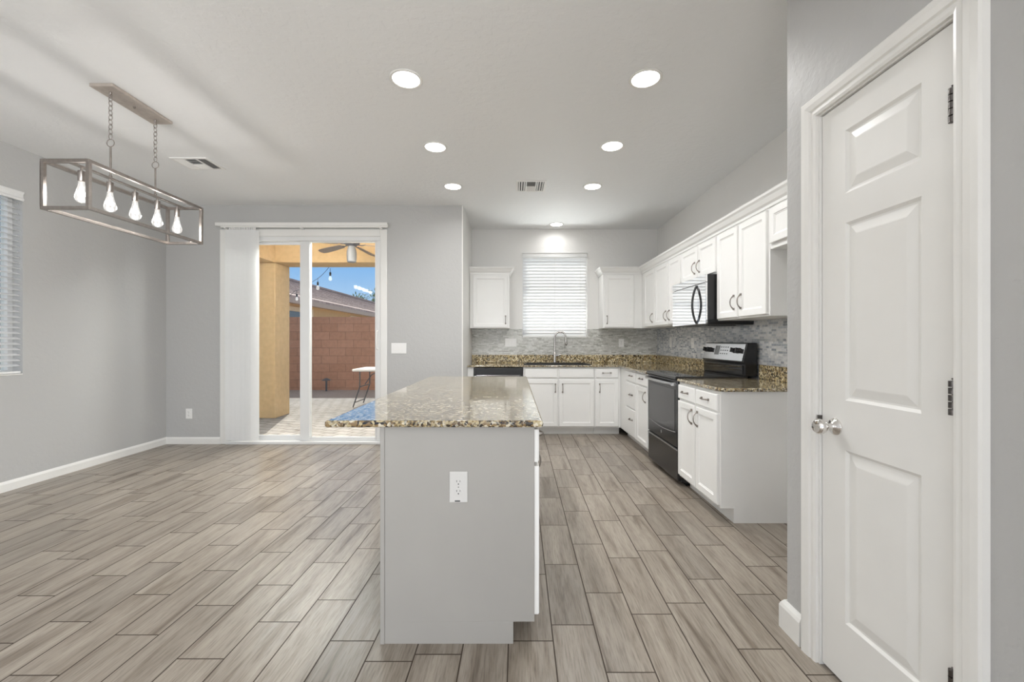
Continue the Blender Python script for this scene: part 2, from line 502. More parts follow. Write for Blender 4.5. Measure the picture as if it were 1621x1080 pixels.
class B:
    def __init__(s):
        s.v, s.f, s.sm = [], [], []

    def add(s, vs, fs, smooth=False):
        o = len(s.v)
        s.v += [tuple(p) for p in vs]
        s.f += [tuple(i + o for i in f) for f in fs]
        s.sm += [smooth] * len(fs)
        return s

    def box(s, x0, x1, y0, y1, z0, z1):
        x0, x1 = min(x0, x1), max(x0, x1)
        y0, y1 = min(y0, y1), max(y0, y1)
        z0, z1 = min(z0, z1), max(z0, z1)
        return s.add([(x0, y0, z0), (x1, y0, z0), (x1, y1, z0), (x0, y1, z0), (x0, y0, z1), (x1, y0, z1), (x1, y1, z1), (x0, y1, z1)],
                     [(0, 3, 2, 1), (4, 5, 6, 7), (0, 1, 5, 4), (1, 2, 6, 5), (2, 3, 7, 6), (3, 0, 4, 7)])

    def prism(s, poly, a, b, axis='x', smooth=False):
        """extrude a closed 2D outline along an axis"""
        n = len(poly)

        def P(u, w, t):
            return {'x': (t, u, w), 'y': (u, t, w), 'z': (u, w, t)}[axis]
        vs = [P(u, w, a) for u, w in poly] + [P(u, w, b) for u, w in poly]
        s.add(vs, [tuple(range(n)), tuple(range(2 * n - 1, n - 1, -1))])
        s.add(vs, [(i, i + n, (i + 1) % n + n, (i + 1) % n) for i in range(n)], smooth)
        return s

    def tube(s, path, r, seg=10, closed=False, caps=True):
        P = [Vector(p) for p in path]
        n = len(P)
        rs = r if isinstance(r, (list, tuple)) else [r] * n
        rings = []
        up = None
        for i in range(n):
            if closed:
                t = (P[(i + 1) % n] - P[i - 1]).normalized()
            else:
                t = (P[min(i + 1, n - 1)] - P[max(i - 1, 0)]).normalized()
            if up is None:
                up = Vector((0, 0, 1)) if abs(t.z) < .9 else Vector((1, 0, 0))
            a = t.cross(up).normalized()
            bb = a.cross(t).normalized()
            up = bb
            rings.append([P[i] + (a * math.cos(2 * PI * k / seg) + bb * math.sin(2 * PI * k / seg)) * rs[i] for k in range(seg)])
        vs = [p for R in rings for p in R]
        fs = []
        m = n if closed else n - 1
        for i in range(m):
            j = (i + 1) % n
            for k in range(seg):
                fs.append((i * seg + k, i * seg + (k + 1) % seg, j * seg + (k + 1) % seg, j * seg + k))
        s.add(vs, fs, True)
        if caps and not closed:
            s.add(rings[0], [tuple(range(seg))[::-1]])
            s.add(rings[-1], [tuple(range(seg))])
        return s

    def lathe(s, prof, c=(0, 0, 0), axis='z', seg=32, closed_ends=True):
        """prof: list of (r, t)"""
        vs = []
        for r, t in prof:
            for k in range(seg):
                a = 2 * PI * k / seg
                u, w = r * math.cos(a), r * math.sin(a)
                p = {'z': (u, w, t), 'x': (t, u, w), 'y': (w, t, u)}[axis]
                vs.append((p[0] + c[0], p[1] + c[1], p[2] + c[2]))
        fs = []
        n = len(prof)
        for i in range(n - 1):
            for k in range(seg):
                fs.append((i * seg + k, i * seg + (k + 1) % seg, (i + 1) * seg + (k + 1) % seg, (i + 1) * seg + k))
        s.add(vs, fs, True)
        if closed_ends:
            if prof[0][0] > 1e-5:
                s.add(vs[:seg], [tuple(range(seg))[::-1]])
            if prof[-1][0] > 1e-5:
                s.add(vs[-seg:], [tuple(range(seg))])
        return s

    def relief(s, x0, x1, z0, z1, rings, y):
        """front-facing (-y) nested rectangles: rings = [(inset, depth)], last one filled"""
        prev = None
        for ins, dep in rings:
            q = [(x0 + ins, y + dep, z0 + ins), (x1 - ins, y + dep, z0 + ins), (x1 - ins, y + dep, z1 - ins), (x0 + ins, y + dep, z1 - ins)]
            if prev:
                for i in range(4):
                    j = (i + 1) % 4
                    s.add([prev[i], prev[j], q[j], q[i]], [(0, 1, 2, 3)])
            prev = q
        s.add(prev, [(0, 1, 2, 3)])
        return s

    def slab(s, x0, x1, y0, y1, z0, z1):
        """box without its front (-y) face"""
        s.add([(x0, y0, z0), (x1, y0, z0), (x1, y1, z0), (x0, y1, z0), (x0, y0, z1), (x1, y0, z1), (x1, y1, z1), (x0, y1, z1)],
              [(0, 3, 2, 1), (4, 5, 6, 7), (1, 2, 6, 5), (2, 3, 7, 6), (3, 0, 4, 7)])
        return s

    def sweep(s, path, prof):
        """prof (out, z) swept along an XY path, mitred; 'out' is to the right of travel"""
        P = [Vector((p[0], p[1])) for p in path]
        n, m = len(P), len(prof)
        vs = []
        for i in range(n):
            d0 = (P[i] - P[i - 1]).normalized() if i > 0 else None
            d1 = (P[i + 1] - P[i]).normalized() if i < n - 1 else None
            n0 = Vector((d0.y, -d0.x)) if d0 else None
            n1 = Vector((d1.y, -d1.x)) if d1 else None
            if n0 and n1:
                nn = (n0 + n1).normalized()
                nn = nn / max(.2, nn.dot(n0))
            else:
                nn = n0 or n1
            for o, z in prof:
                vs.append((P[i].x + nn.x * o, P[i].y + nn.y * o, z))
        fs = []
        for i in range(n - 1):
            for k in range(m):
                fs.append((i * m + k, i * m + (k + 1) % m, (i + 1) * m + (k + 1) % m, (i + 1) * m + k))
        fs.append(tuple(range(m))[::-1])
        fs.append(tuple(range((n - 1) * m, n * m)))
        return s.add(vs, fs)

    def sphere(s, c, r, seg=20, rings=12, sz=1.0):
        prof = [(max(1e-6, r * math.sin(PI * i / rings)), -r * sz * math.cos(PI * i / rings)) for i in range(rings + 1)]
        return s.lathe(prof, c, 'z', seg, False)

    def rot(s, M_, start=0):
        for i in range(start, len(s.v)):
            s.v[i] = tuple(M_ @ Vector(s.v[i]))
        return s

    def build(s, name, material, parent=None, bevel=0.0, world=False, seg=2):
        """vertices are in the parent's frame (or the world for top-level meshes)"""
        me = bpy.data.meshes.new(name)
        me.from_pydata(s.v, [], s.f)
        me.validate()
        import bmesh
        bm = bmesh.new()
        bm.from_mesh(me)
        bmesh.ops.remove_doubles(bm, verts=bm.verts, dist=1e-6)
        bmesh.ops.recalc_face_normals(bm, faces=bm.faces)
        bm.to_mesh(me)
        bm.free()
        if any(s.sm):
            me.polygons.foreach_set('use_smooth', [True] * len(me.polygons))
            me.set_sharp_from_angle(angle=math.radians(38))
        me.materials.append(material)
        o = bpy.data.objects.new(name, me)
        COL.objects.link(o)
        if parent:
            o.parent = parent
        if bevel:
            b = o.modifiers.new('bevel', 'BEVEL')
            b.width = bevel
            b.segments = seg
            b.limit_method = 'ANGLE'
            b.angle_limit = math.radians(35)
        return o


def tag(o, label, cat, group=None, kind=None):
    o['label'] = label
    o['category'] = cat
    if group:
        o['group'] = group
    if kind:
        o['kind'] = kind
    return o


def thing(name, label, cat, loc=(0, 0, 0), rz=0.0, group=None):
    o = bpy.data.objects.new(name, None)
    COL.objects.link(o)
    o.location = loc
    o.rotation_euler = (0, 0, rz)
    o.empty_display_size = .1
    return tag(o, label, cat, group)


def struct(o, label=None, cat=None):
    o['kind'] = 'structure'
    if label:
        o['label'] = label
    if cat:
        o['category'] = cat
    return o


def copy_tree(o, parent=None):
    c = o.copy()
    COL.objects.link(c)
    c.parent = parent
    for ch in list(o.children):
        copy_tree(ch, c)
    return c


def wall_plane(b, axis, pos, thick, a0, a1, z0, z1, holes=()):
    """wall perpendicular to axis at pos..pos+thick, with rectangular holes (a0,a1,z0,z1)"""
    As = sorted({a0, a1} | {h[0] for h in holes} | {h[1] for h in holes})
    Zs = sorted({z0, z1} | {h[2] for h in holes} | {h[3] for h in holes})
    for i in range(len(As) - 1):
        for j in range(len(Zs) - 1):
            ca, cz = (As[i] + As[i + 1]) / 2, (Zs[j] + Zs[j + 1]) / 2
            if any(h[0] < ca < h[1] and h[2] < cz < h[3] for h in holes):
                continue
            if axis == 'y':
                b.box(As[i], As[i + 1], pos, pos + thick, Zs[j], Zs[j + 1])
            else:
                b.box(pos, pos + thick, As[i], As[i + 1], Zs[j], Zs[j + 1])
    return b


# ------------------------------------------------------------------ room shell
XL, YB, YK, XP, XR, XC, YC, H = -4.15, 5.056, 6.13, -.605, 2.087, 1.165, 1.81, 2.85
YR = -3.5

# floor: one mesh, one quad per plank
phase = {0: .698, 1: .168, 2: .843, 3: .006, 4: .408, 5: .144, 6: .66, -1: .50, -2: .93, -3: .35, -4: .276, -5: .501, -6: .055, -7: .737,
         -8: .303, -9: .970, -10: .572, -11: .14, -12: .74, -13: .474, -14: .12, -15: .811, -16: .993, -17: .535, -18: .891}
fv, ff, fuv, fcol = [], [], [], []
U0 = .2308 - PW / 2
for c in range(-25, 12):
    ph = phase.get(c, random.random())
    u0 = U0 + c * PW
    vmax = YB + .12 if u0 + PW / 2 < XP else YK
    k = math.floor(YR / PL) - 1
    while True:
        v0 = (k + ph) * PL
        v1 = v0 + PL
        k += 1
        if v0 > vmax:
            break
        a, b_ = max(v0, YR - .1), min(v1, vmax)
        if b_ <= a:
            continue
        i = len(fv)
        q = [(u0, a), (u0 + PW, a), (u0 + PW, b_), (u0, b_)]
        fv += [(u + .0134 * v, v, 0) for u, v in q]
        ff.append((i, i + 1, i + 2, i + 3))
        fuv += [(u - u0, v - v0) for u, v in q]
        fcol.append((random.random(), random.random(), random.random(), 1))
me = bpy.data.meshes.new('floor')
me.from_pydata(fv, [], ff)
uvl = me.uv_layers.new(name='plank')
at = me.color_attributes.new(name='tone', type='FLOAT_COLOR', domain='CORNER')
for i, q in enumerate(fuv):
    me.uv_layers['plank'].data[i].uv = q
for i in range(len(fuv)):
    me.color_attributes['tone'].data[i].color = fcol[i // 4]
me.materials.append(M_FLOOR)
floor = bpy.data.objects.new('floor', me)
COL.objects.link(floor)
struct(floor)

b = B()
b.box(XL - .15, XP, YR - .15, YB + .15, H, H + .12)
b.box(XP, XR + .15, YR - .15, YK + .15, H, H + .12)
struct(b.build('ceiling', M_CEIL))

LW = (1.62, 3.578, .947, 2.487)      # left window: y0,y1,z0,z1
SD = (-3.425, -1.575, .0, 2.49)      # sliding door opening
KW = (.128, 1.065, 1.281, 2.512)     # kitchen window
struct(wall_plane(B(), 'x', XL, -.15, YR - .15, YB + .15, 0, H, [LW]).build('wall_left', M_WALL))
struct(wall_plane(B(), 'y', YB, .15, XL, XP - .012, 0, H, [SD]).build('wall_back', M_WALL))
struct(wall_plane(B(), 'x', XP, -.15, YB + .15, YK + .15, 0, H).box(XP - .012, XP, YB, YB + .15, 0, H).build('wall_partition', M_WALLK))
struct(wall_plane(B(), 'y', YK, .15, XP, XR, 0, H, [KW]).build('wall_kitchen', M_WALLK))
struct(wall_plane(B(), 'x', XR, .15, YC - .12, YK + .15, 0, H).build('wall_right', M_WALLK))
DY0, DY1, DZ1 = 1.118, 1.612, 2.085   # pantry door opening along y
b = B()
wall_plane(b, 'x', XC, .12, YR - .15, YC, 0, H, [(DY0 - .012, DY1 + .012, 0, DZ1 + .012), (-3.1, -.9, .6, 2.45)])  # second hole is a made-up side window for the fill light
b.box(XC + .12, XR, YC - .12, YC, 0, H)
struct(b.build('wall_pantry', M_WALL, bevel=.012, seg=3))
struct(wall_plane(B(), 'y', YR, -.15, XL, XC, 0, H, [(-3.7, -2.1, .5, 2.4), (-1.35, .25, .5, 2.4)]).build('wall_rear', M_WALL))  # window holes added to let the rear fill lights in
for x0, x1 in ((-3.7, -2.1), (-1.35, .25)):
    b = B()
    b.box(x0, x1, YR - .10, YR - .04, .5, .55).box(x0, x1, YR - .10, YR - .04, 2.35, 2.4)
    b.box(x0, x0 + .05, YR - .10, YR - .04, .55, 2.35).box(x1 - .05, x1, YR - .10, YR - .04, .55, 2.35)
    struct(b.build('added_rear_window', M_VINYL))  # frame of a rear window added for the fill lights

# baseboards
BBP = [(0, 0), (.014, 0), (.014, .062), (.009, .073), (.004, .083), (0, .083)]
struct(B().sweep([(XL, YR), (XL, YB)], BBP).build('baseboard_left', M_TRIM))
struct(B().sweep([(XL, YB), (-3.50, YB)], BBP).build('baseboard_back', M_TRIM))
struct(B().sweep([(-1.50, YB), (XP, YB), (XP, 5.52)], BBP).build('baseboard_back_right', M_TRIM))
BB2 = [(0, 0), (.019, 0), (.019, .095), (.014, .108), (.005, .122), (0, .122)]
struct(B().sweep([(XR - .03, YC), (XC, YC), (XC, DY1 + .088)], [(o, z) for o, z in BB2][::1]).build('baseboard_pantry', M_TRIM))
struct(B().sweep([(XC, DY0 - .088), (XC, YR)], BB2).build('baseboard_right', M_TRIM))

# ------------------------------------------------------------------ sliding patio door
r = thing('door_1', 'white vinyl sliding glass patio door beside the stack of vertical blinds', 'door', ((SD[0] + SD[1]) / 2, YB, 0))
r['kind'] = 'structure'


def L(x):
    return x - r.location.x


b = B()
x0, x1, z1 = L(-3.498), L(-1.507), 2.56
b.box(x0, L(SD[0]) + .012, -.018, .0, 0, z1).box(L(SD[1]) - .012, x1, -.018, 0, 0, z1).box(L(SD[0]) + .012, L(SD[1]) - .012, -.018, 0, 2.478, z1)
b.build('casing', M_TRIM, r, bevel=.006)
b = B()
fx0, fx1 = L(SD[0]), L(SD[1])
b.box(fx0, fx0 + .045, .0, .13, .0325, 2.4295).box(fx1 - .06, fx1, .0, .13, .0325, 2.4295).box(fx0, fx1, .0, .13, 2.43, 2.49).box(fx0, fx1, -.03, .13, 0, .032)
b.build('door_frame', M_VINYL, r, bevel=.004)


def sash(name, xa, xb, ya, yb, glassx, zb, zt):
    bb = B()
    bb.box(xa, glassx[0], ya, yb, .034, 2.428).box(glassx[1], xb, ya, yb, .034, 2.428)
    bb.box(glassx[0], glassx[1], ya, yb, .034, zb).box(glassx[0], glassx[1], ya, yb, zt, 2.428)
    s_ = bb.build(name, M_VINYL, r, bevel=.005)
    ym = (ya + yb) / 2
    g_ = B().box(glassx[0] - .005, glassx[1] + .005, ym - .004, ym + .004, zb - .005, zt + .005).build('pane', M_GLASS, s_)
    return s_


# fixed sash (left, outer track) and sliding sash (right, inner track)
K = .00762
sash('fixed_sash', L(-3.38), L(-2.46), .075, .11, (L(-3.30), L(-2.51)), .088, 2.40)
sl_ = sash('sliding_sash', L(-2.563), L(-1.635), .020, .060, (L((490 - CX) * .00758), L((593.7 - CX) * .00758)), .075, 2.42)
hx = L((596 - CX) * .0075)
B().tube([(hx + .01, .02, 1.36), (hx, -.022, 1.34), (hx - .006, -.03, 1.25), (hx, -.022, 1.14), (hx + .01, .02, 1.12)], .009, 8).build('pull_handle', M_PLATE, r)
B().box(hx - .02, hx + .03, .010, .02, 1.10, 1.38).build('handle_plate', M_PLATE, r, bevel=.003)

# vertical blind
r = thing('vertical_blind', 'white vertical blind drawn open, its vanes stacked at the left of the patio door', 'blinds', (-2.5, YB, 2.565))
kk = .00742


def XV(px, k=kk):
    return (px - CX) * k + 2.5


hr = B()
hr.box(XV(340.4), XV(613), -.085, -.045, .02, .052)
hr.box(XV(340.4), XV(613), -.088, -.085, .024, .058)
hr.box(XV(348), XV(613), -.078, -.05, .004, .02)
hr.build('head_rail', M_TRIM, r, bevel=.002)
for px in (356, 476, 602):
    B().box(XV(px) - .01, XV(px) + .01, -.09, .0, -.012, .0).build('bracket', M_PLATE, r)
carriers = B()
nv = 16
for i in range(nv):
    x = XV(362) + (XV(402) - XV(362)) * i / (nv - 1)
    carriers.box(x - .006, x + .006, -.071, -.059, -.03, .004)
    a = math.radians(44 + 2 * math.sin(i * 2.1))
    if i in (0, nv - 1):
        a = math.radians(43)
    w = .0445
    vb = B()
    dx, dy = math.cos(a) * w, math.sin(a) * w
    pts = []
    for t in (-1, -.5, 0, .5, 1):
        pts.append((t * dx + (1 - t * t) * .005 * dy / w, t * dy - (1 - t * t) * .005 * dx / w))
    vs, fs = [], []
    for (px_, py_) in pts:
        for off in (-.0007, .0007):
            for z in (-2.505, -.028):
                vs.append((x + px_ - off * dy / w, -.065 + py_ + off * dx / w, z))
    for j in range(4):
        o_ = j * 4
        fs += [(o_, o_ + 1, o_ + 5, o_ + 4), (o_ + 2, o_ + 6, o_ + 7, o_ + 3), (o_ + 1, o_ + 3, o_ + 7, o_ + 5), (o_, o_ + 4, o_ + 6, o_ + 2)]
    fs += [(0, 2, 3, 1), (16, 17, 19, 18)]
    vb.add(vs, fs, True)
    vb.build('vane', M_VANE, r)
carriers.build('vane_carriers', M_PLATE, r)

# ------------------------------------------------------------------ windows with horizontal blinds


def hblind(name, label, loc, rz, wid, ht, pitch, slat_w, tilt, midrail):
    """local: x along width (0..wid), +y outward, z up from sill"""
    t = thing(name, label, 'blinds', loc, rz)
    B().box(.004, wid - .004, .004, .06, ht - .052, ht - .004).build('head_rail', M_VINYL, t, bevel=.002)
    vb = B()
    # moulded valance board with returned ends
    vb.prism([(-.014, ht - .078), (-.018, ht - .062), (-.010, ht - .05), (-.010, ht - .022), (-.018, ht - .01), (-.018, ht - .002), (.0, ht - .002), (.0, ht - .078)], .003, wid - .003, 'x')
    vb.build('valance', M_VINYL, t)
    sb = B()
    n = int((ht - .13) / pitch) + 1
    ca, sa = math.cos(tilt), math.sin(tilt)
    zs = []
    for i in range(n):
        z = ht - .095 - i * pitch
        zs.append(z)
        pr = []
        for s_ in (-1, -.5, 0, .5, 1):
            cv = .0028 * (1 - s_ * s_)
            pr.append((s_ * slat_w / 2, cv + .0013))
        for s_ in (1, .5, 0, -.5, -1):
            cv = .0028 * (1 - s_ * s_)
            pr.append((s_ * slat_w / 2, cv - .0013))
        pr = [(.034 + p * ca - q * sa, z - p * sa - q * -ca) for p, q in pr]
        sb.prism(pr, .006, wid - .006, 'x', True)
    sb.build('slats', M_SLAT, t)
    B().box(.006, wid - .006, .008, .06, .012, .030).build('bottom_rail', M_VINYL, t, bevel=.003)
    for fx in (.10, .5, .90):
        cb = B()
        for yy in (.034 - slat_w / 2 * ca - .001, .034 + slat_w / 2 * ca + .001):
            cb.box(wid * fx - .0012, wid * fx + .0012, yy - .0008, yy + .0008, .03, ht - .05)
        cb.build('ladder_cord', M_VINYL, t)
    return t


def window_frame(name, loc, rz, wid, ht, midz=None, midx=None):
    t = bpy.data.objects.new(name, None)
    COL.objects.link(t)
    t.location = loc
    t.rotation_euler = (0, 0, rz)
    struct(t)
    f = .038
    bb = B().box(0, wid, .085, .14, 0, f).box(0, wid, .085, .14, ht - f, ht).box(0, f, .085, .14, f, ht - f).box(wid - f, wid, .085, .14, f, ht - f)
    if midz:
        bb.box(f, wid - f, .09, .13, midz - .025, midz + .025)
    if midx:
        bb.box(midx - .025, midx + .025, .09, .13, f, ht - f)
    bb.build('window_frame', M_VINYL, t, bevel=.003)
    B().box(f - .01, wid - f + .01, .108, .114, f - .01, ht - f + .01).build('pane', M_GLASS, t)
    B().box(0.002, wid - .002, -.006, .085, 0.0005, .009).build('window_sill', M_TRIM, t, bevel=.003)
    return t


window_frame('window_1', (KW[0], YK, KW[2]), 0, KW[1] - KW[0], KW[3] - KW[2], midz=.57)
hblind('window_blind', 'white horizontal blind glowing in the kitchen window above the sink', (KW[0], YK, KW[2]), 0, KW[1] - KW[0], KW[3] - KW[2], .0455, .050, math.radians(56), None)
window_frame('window_2', (XL, LW[0], LW[2]), PI / 2, LW[1] - LW[0], LW[3] - LW[2], midx=.98)
hblind('window_blind', 'white horizontal blind in the dining window at the left edge of the photo', (XL, LW[0], LW[2]), PI / 2, LW[1] - LW[0], LW[3] - LW[2], .0455, .050, math.radians(-20), None)

# ------------------------------------------------------------------ pantry door (front faces -x; local frame turned -90 deg)
r = thing('door_2', 'tall white panelled pantry door with a chrome knob and dark hinges', 'door', (XC, DY1, 0), -PI / 2)
r['kind'] = 'structure'
DW = DY1 - DY0
b = B()
y = .009     # door face slightly back from wall plane
st = .085
# stiles and rails as a grid, panels as relief
xs = [0.003, .114, DW - .088 - .012, DW - .003]
panels = [(.230, .843), (1.020, 1.648), (1.752, 1.975)]
rings = [(0, 0), (.010, .007), (.016, .0075), (.044, .0015), (.048, 0.001)]
zs = [.012]
for a, c in panels:
    zs += [a, c]
zs.append(DZ1 - .004)
for i in range(len(zs) - 1):
    for j in range(3):
        if j == 1 and i % 2 == 1:
            b.relief(xs[1], xs[2], zs[i], zs[i + 1], rings, y)
        else:
            b.add([(xs[j], y, zs[i]), (xs[j + 1], y, zs[i]), (xs[j + 1], y, zs[i + 1]), (xs[j], y, zs[i + 1])], [(0, 1, 2, 3)])
b.slab(xs[0], xs[3], y, y + .035, zs[0], zs[-1])
b.build('door_slab', M_TRIM, r)
# jamb
B().box(-.012, .0005, .0, .12, 0, DZ1 + .012).box(DW - .0005, DW + .012, .0, .12, 0, DZ1 + .012).box(.0005, DW - .0005, .0, .12, DZ1, DZ1 + .012).build('jamb', M_TRIM, r)
# casing: profile mitred around the opening
prof = [(.006, 0), (.006, -.010), (.016, -.013), (.030, -.012), (.036, -.017), (.055, -.020), (.074, -.020), (.080, -.015), (.084, 0)]
vs, fs = [], []
n = len(prof)
for (cx_, cz_, sx_, sz_) in ((0, 0, -1, 0), (0, DZ1, -1, 1), (DW, DZ1, 1, 1), (DW, 0, 1, 0)):
    for o_, d_ in prof:
        vs.append((cx_ + sx_ * o_, d_, cz_ + sz_ * o_))
for i in range(3):
    for k in range(n):
        fs.append((i * n + k, i * n + (k + 1) % n, (i + 1) * n + (k + 1) % n, (i + 1) * n + k))
fs += [tuple(range(n)), tuple(range(3 * n, 4 * n))]
B().add(vs, fs).build('casing', M_TRIM, r)
# hinges (near side = local +x end)
for z in (.315, 1.080, 1.855):
    hb = B()
    for q in range(5):
        hb.lathe([(.0001, 0), (.0085, .0008), (.0085, .0165), (.0001, .0173)], (DW - .002, -.004, z - .047 + q * .0187), 'z', 12, False)
    hb.lathe([(.0001, 0), (.004, .001), (.005, .004), (.0001, .006)], (DW + .0005, -.003, z + .047), 'z', 10, False)
    hb.box(DW - .003, DW - .0008, -.004, .03, z - .046, z + .046)
    hb.build('hinge', M_HINGE, r)
kz = .918
kx = .069
kb = B()
kb.lathe([(.031, 0), (.031, -.004), (.027, -.009), (.016, -.012), (.011, -.018), (.0105, -.034), (.014, -.040), (.024, -.046), (.0285, -.056), (.0275, -.066), (.021, -.073), (.0001, -.076)],
         (kx, y, kz), 'y', 32)
kb.build('door_knob', M_CHROME, r)
B().box(-.0015, .002, y - .016, y + .004, kz - .03, kz + .03).build('strike_plate', M_HINGE, r)
# floor behind door so nothing floats


# ------------------------------------------------------------------ cabinets
def bow_handle(p, length, vertical, parent, out=.028):
    """arched bar pull centred at p on a front facing -y"""
    x, y_, z = p
    h_ = length / 2
    pts = []
    for i in range(13):
        t = -1 + 2 * i / 12
        o_ = out * (1 - abs(t) ** 2.6)
        s_ = t * h_
        pts.append((x, y_ - .004 - o_, z + s_) if vertical else (x + s_, y_ - .004 - o_, z))
    bb = B().tube(pts, [.0058 if abs(-1 + 2 * i / 12) > .8 else .0042 for i in range(13)], 8)
    for s_ in (-h_, h_):
        c = (x, y_ - .001, z + s_) if vertical else (x + s_, y_ - .001, z)
        bb.box(c[0] - .008, c[0] + .008, y_ - .009, y_, c[2] - .008, c[2] + .008)
    return bb.build('handle', M_NICKEL, parent)


DOOR_R = [(0, .004), (.004, 0), (.048, 0), (.052, .0045), (.058, .0055), (.060, .008)]
DRAW_R = [(0, .006), (.007, 0), (.012, 0)]


def front(root, name, x0, x1, z0, z1, handle=None, y_=-.02, hl=.105):
    fb = B()
    fb.slab(x0, x1, y_ + (.004 if name == 'door' else .006), -.0008, z0, z1)
    fb.relief(x0, x1, z0, z1, DOOR_R if name == 'door' else DRAW_R, y_)
    d = fb.build(name, M_CAB, root)
    if handle:
        kind, hx_, hz_ = handle
        bow_handle((hx_, y_, hz_), hl, kind == 'v', d)
    return d


def base_cabinet(label, loc, rz, width, depth, fronts, body_h=.888, toe=.10, group='white base cabinets', name='base_cabinet', mat_=None, hollow=False):
    t = thing(name, label, 'cabinet', loc, rz, group)
    b_ = B()
    if hollow:
        for q_ in ((.0005, .018, 0, depth, toe, body_h), (width - .0185, width - .0005, 0, depth, toe, body_h), (.0185, width - .019, 0, .018, toe, body_h),
                   (.0185, width - .019, depth - .012, depth, toe, body_h), (.0185, width - .019, .0185, depth - .0125, toe, toe + .018)):
            b_.box(*q_)
    else:
        b_.box(0.0005, width - .0005, .0, depth, toe, body_h)
    b_.box(0.0005, width - .0005, .088, depth, 0, toe)
    b_.build('cabinet_body', mat_ or M_CAB, t)
    for f_ in fronts:
        front(t, *f_)
    return t


def wall_cabinet(label, loc, rz, width, depth, z0, z1, fronts, group='white wall cabinets'):
    t = thing('wall_cabinet', label, 'cabinet', loc, rz, group)
    B().box(.0005, width - .0005, 0, depth, 0, z1 - z0).build('cabinet_body', M_CAB, t)
    for f_ in fronts:
        f_ = list(f_)
        f_[3] -= z0
        f_[4] -= z0
        f_[3], f_[4] = f_[3], f_[4]
        if len(f_) > 5 and f_[5]:
            f_[5] = (f_[5][0], f_[5][1], f_[5][2] - z0)
        front(t, f_[0], f_[1], f_[2], f_[3], f_[4], f_[5] if len(f_) > 5 else None)
    return t


YF = 5.52    # face of the back run
dep = YK - YF - .003
zd0, zd1, zw0, zw1 = .118, .728, .752, .868

# left filler + end
t = thing('filler_panel', 'narrow white filler strip left of the dishwasher', 'cabinet', (-.603, YF, 0))
B().box(0, .082, 0, dep, .10, .888).box(0, .082, .088, dep, 0, .10).build('filler_board', M_CAB, t)
# dishwasher
r = thing('dishwasher', 'black dishwasher with a stainless lower panel beside the sink cabinet', 'dishwasher', (-.516, YF, 0))
B().box(.003, .634, .0, dep - .02, .10, .880).build('dishwasher_tub', M_BLACKP, r)
B().box(.004, .633, -.028, -.001, .79, .876).build('control_panel', M_BLACKP, r, bevel=.005)
B().box(.004, .633, -.024, -.001, .115, .775).build('door_panel', M_STEEL, r, bevel=.004)
B().box(.03, .607, -.05, -.028, .772, .79).box(.03, .05, -.05, -.0245, .75, .7895).box(.587, .607, -.05, -.0245, .75, .7895).build('handle', M_STEEL, r, bevel=.004)
B().box(.004, .633, .07, .09, .0, .099).build('toe_panel', M_BLACKP, r)

x0 = .125
base_cabinet('white double sink base cabinet with two false drawer fronts under the sink', (x0, YF, 0), 0, .93, dep, [
    ('drawer_front', .020, .447, zw0, zw1), ('drawer_front', .465, .922, zw0, zw1),
    ('door', .020, .447, zd0, zd1, ('v', .418, .618)), ('door', .465, .922, zd0, zd1, ('v', .512, .618))], hollow=True)
x0 = 1.057
base_cabinet('narrow white base cabinet with one drawer over one door right of the sink cabinet', (x0, YF, 0), 0, .34, dep, [
    ('drawer', .012, .305, zw0, zw1, ('h', .155, .815)),
    ('door', .012, .305, zd0, zd1, ('v', .062, .618))])
# right run
XF = 1.398
dr = XR - XF - .003
ycorner = YF
# drawer stack (far), local x goes toward the camera
base_cabinet('white base cabinet with a stack of three drawers in the kitchen corner', (XF, ycorner - .002, 0), -PI / 2, .738, dr, [
    ('drawer', .31, .722, .752, .868, ('h', .56, .822)), ('drawer', .31, .722, .445, .735, ('h', .56, .60)), ('drawer', .31, .722, .118, .43, ('h', .56, .31))])
base_cabinet('white base cabinet with one drawer over one door left of the black range', (XF, 4.779, 0), -PI / 2, .427, dr, [
    ('drawer', .010, .415, .752, .868, ('h', .215, .822)), ('door', .010, .415, .118, .735, ('v', .36, .64))])
YN = 2.855   # near end of right run
t = base_cabinet('white base cabinet with two drawers and two doors at the near end of the counter', (XF, 3.562, 0), -PI / 2, 3.562 - YN, dr, [
    ('drawer', .012, .335, .752, .868, ('h', .165, .815)), ('drawer', .352, .690, .752, .868, ('h', .52, .815)),
    ('door', .012, .335, .118, .735, ('v', .290, .645)), ('door', .352, .690, .118, .735, ('v', .392, .645))])

# wall cabinets
UB, UT = 1.405, 2.16
YU = 5.82
du = YK - YU - .002
wall_cabinet('small white wall cabinet left of the kitchen window', (XP + .003, YU, UB), 0, .545, du, UB, UT,
             [('door', .045, .522, UB + .012, 2.135, ('v', .492, 1.52))])
wall_cabinet('white wall cabinet right of the kitchen window with one door and a blank corner', (1.228, YU, UB), 0, 1.765 - 1.228, du, UB, UT,
             [('door', .022, .425, UB + .012, 2.135, ('v', .052, 1.52))])
XU = 1.765
dxu = XR - XU - .002
wall_cabinet('narrow white single door wall cabinet in the corner of the right run', (XU, YU - .002, UB), -PI / 2, .573, dxu, UB, UT,
             [('door', .150, .565, UB + .012, 2.135, ('v', .50, 1.52))])
wall_cabinet('white two door wall cabinet just left of the microwave', (XU, 5.243, UB), -PI / 2, .813, dxu, UB, UT,
             [('door', .012, .440, UB + .012, 2.135, ('v', .395, 1.52)), ('door', .462, .803, UB + .012, 2.135, ('v', .505, 1.52))])
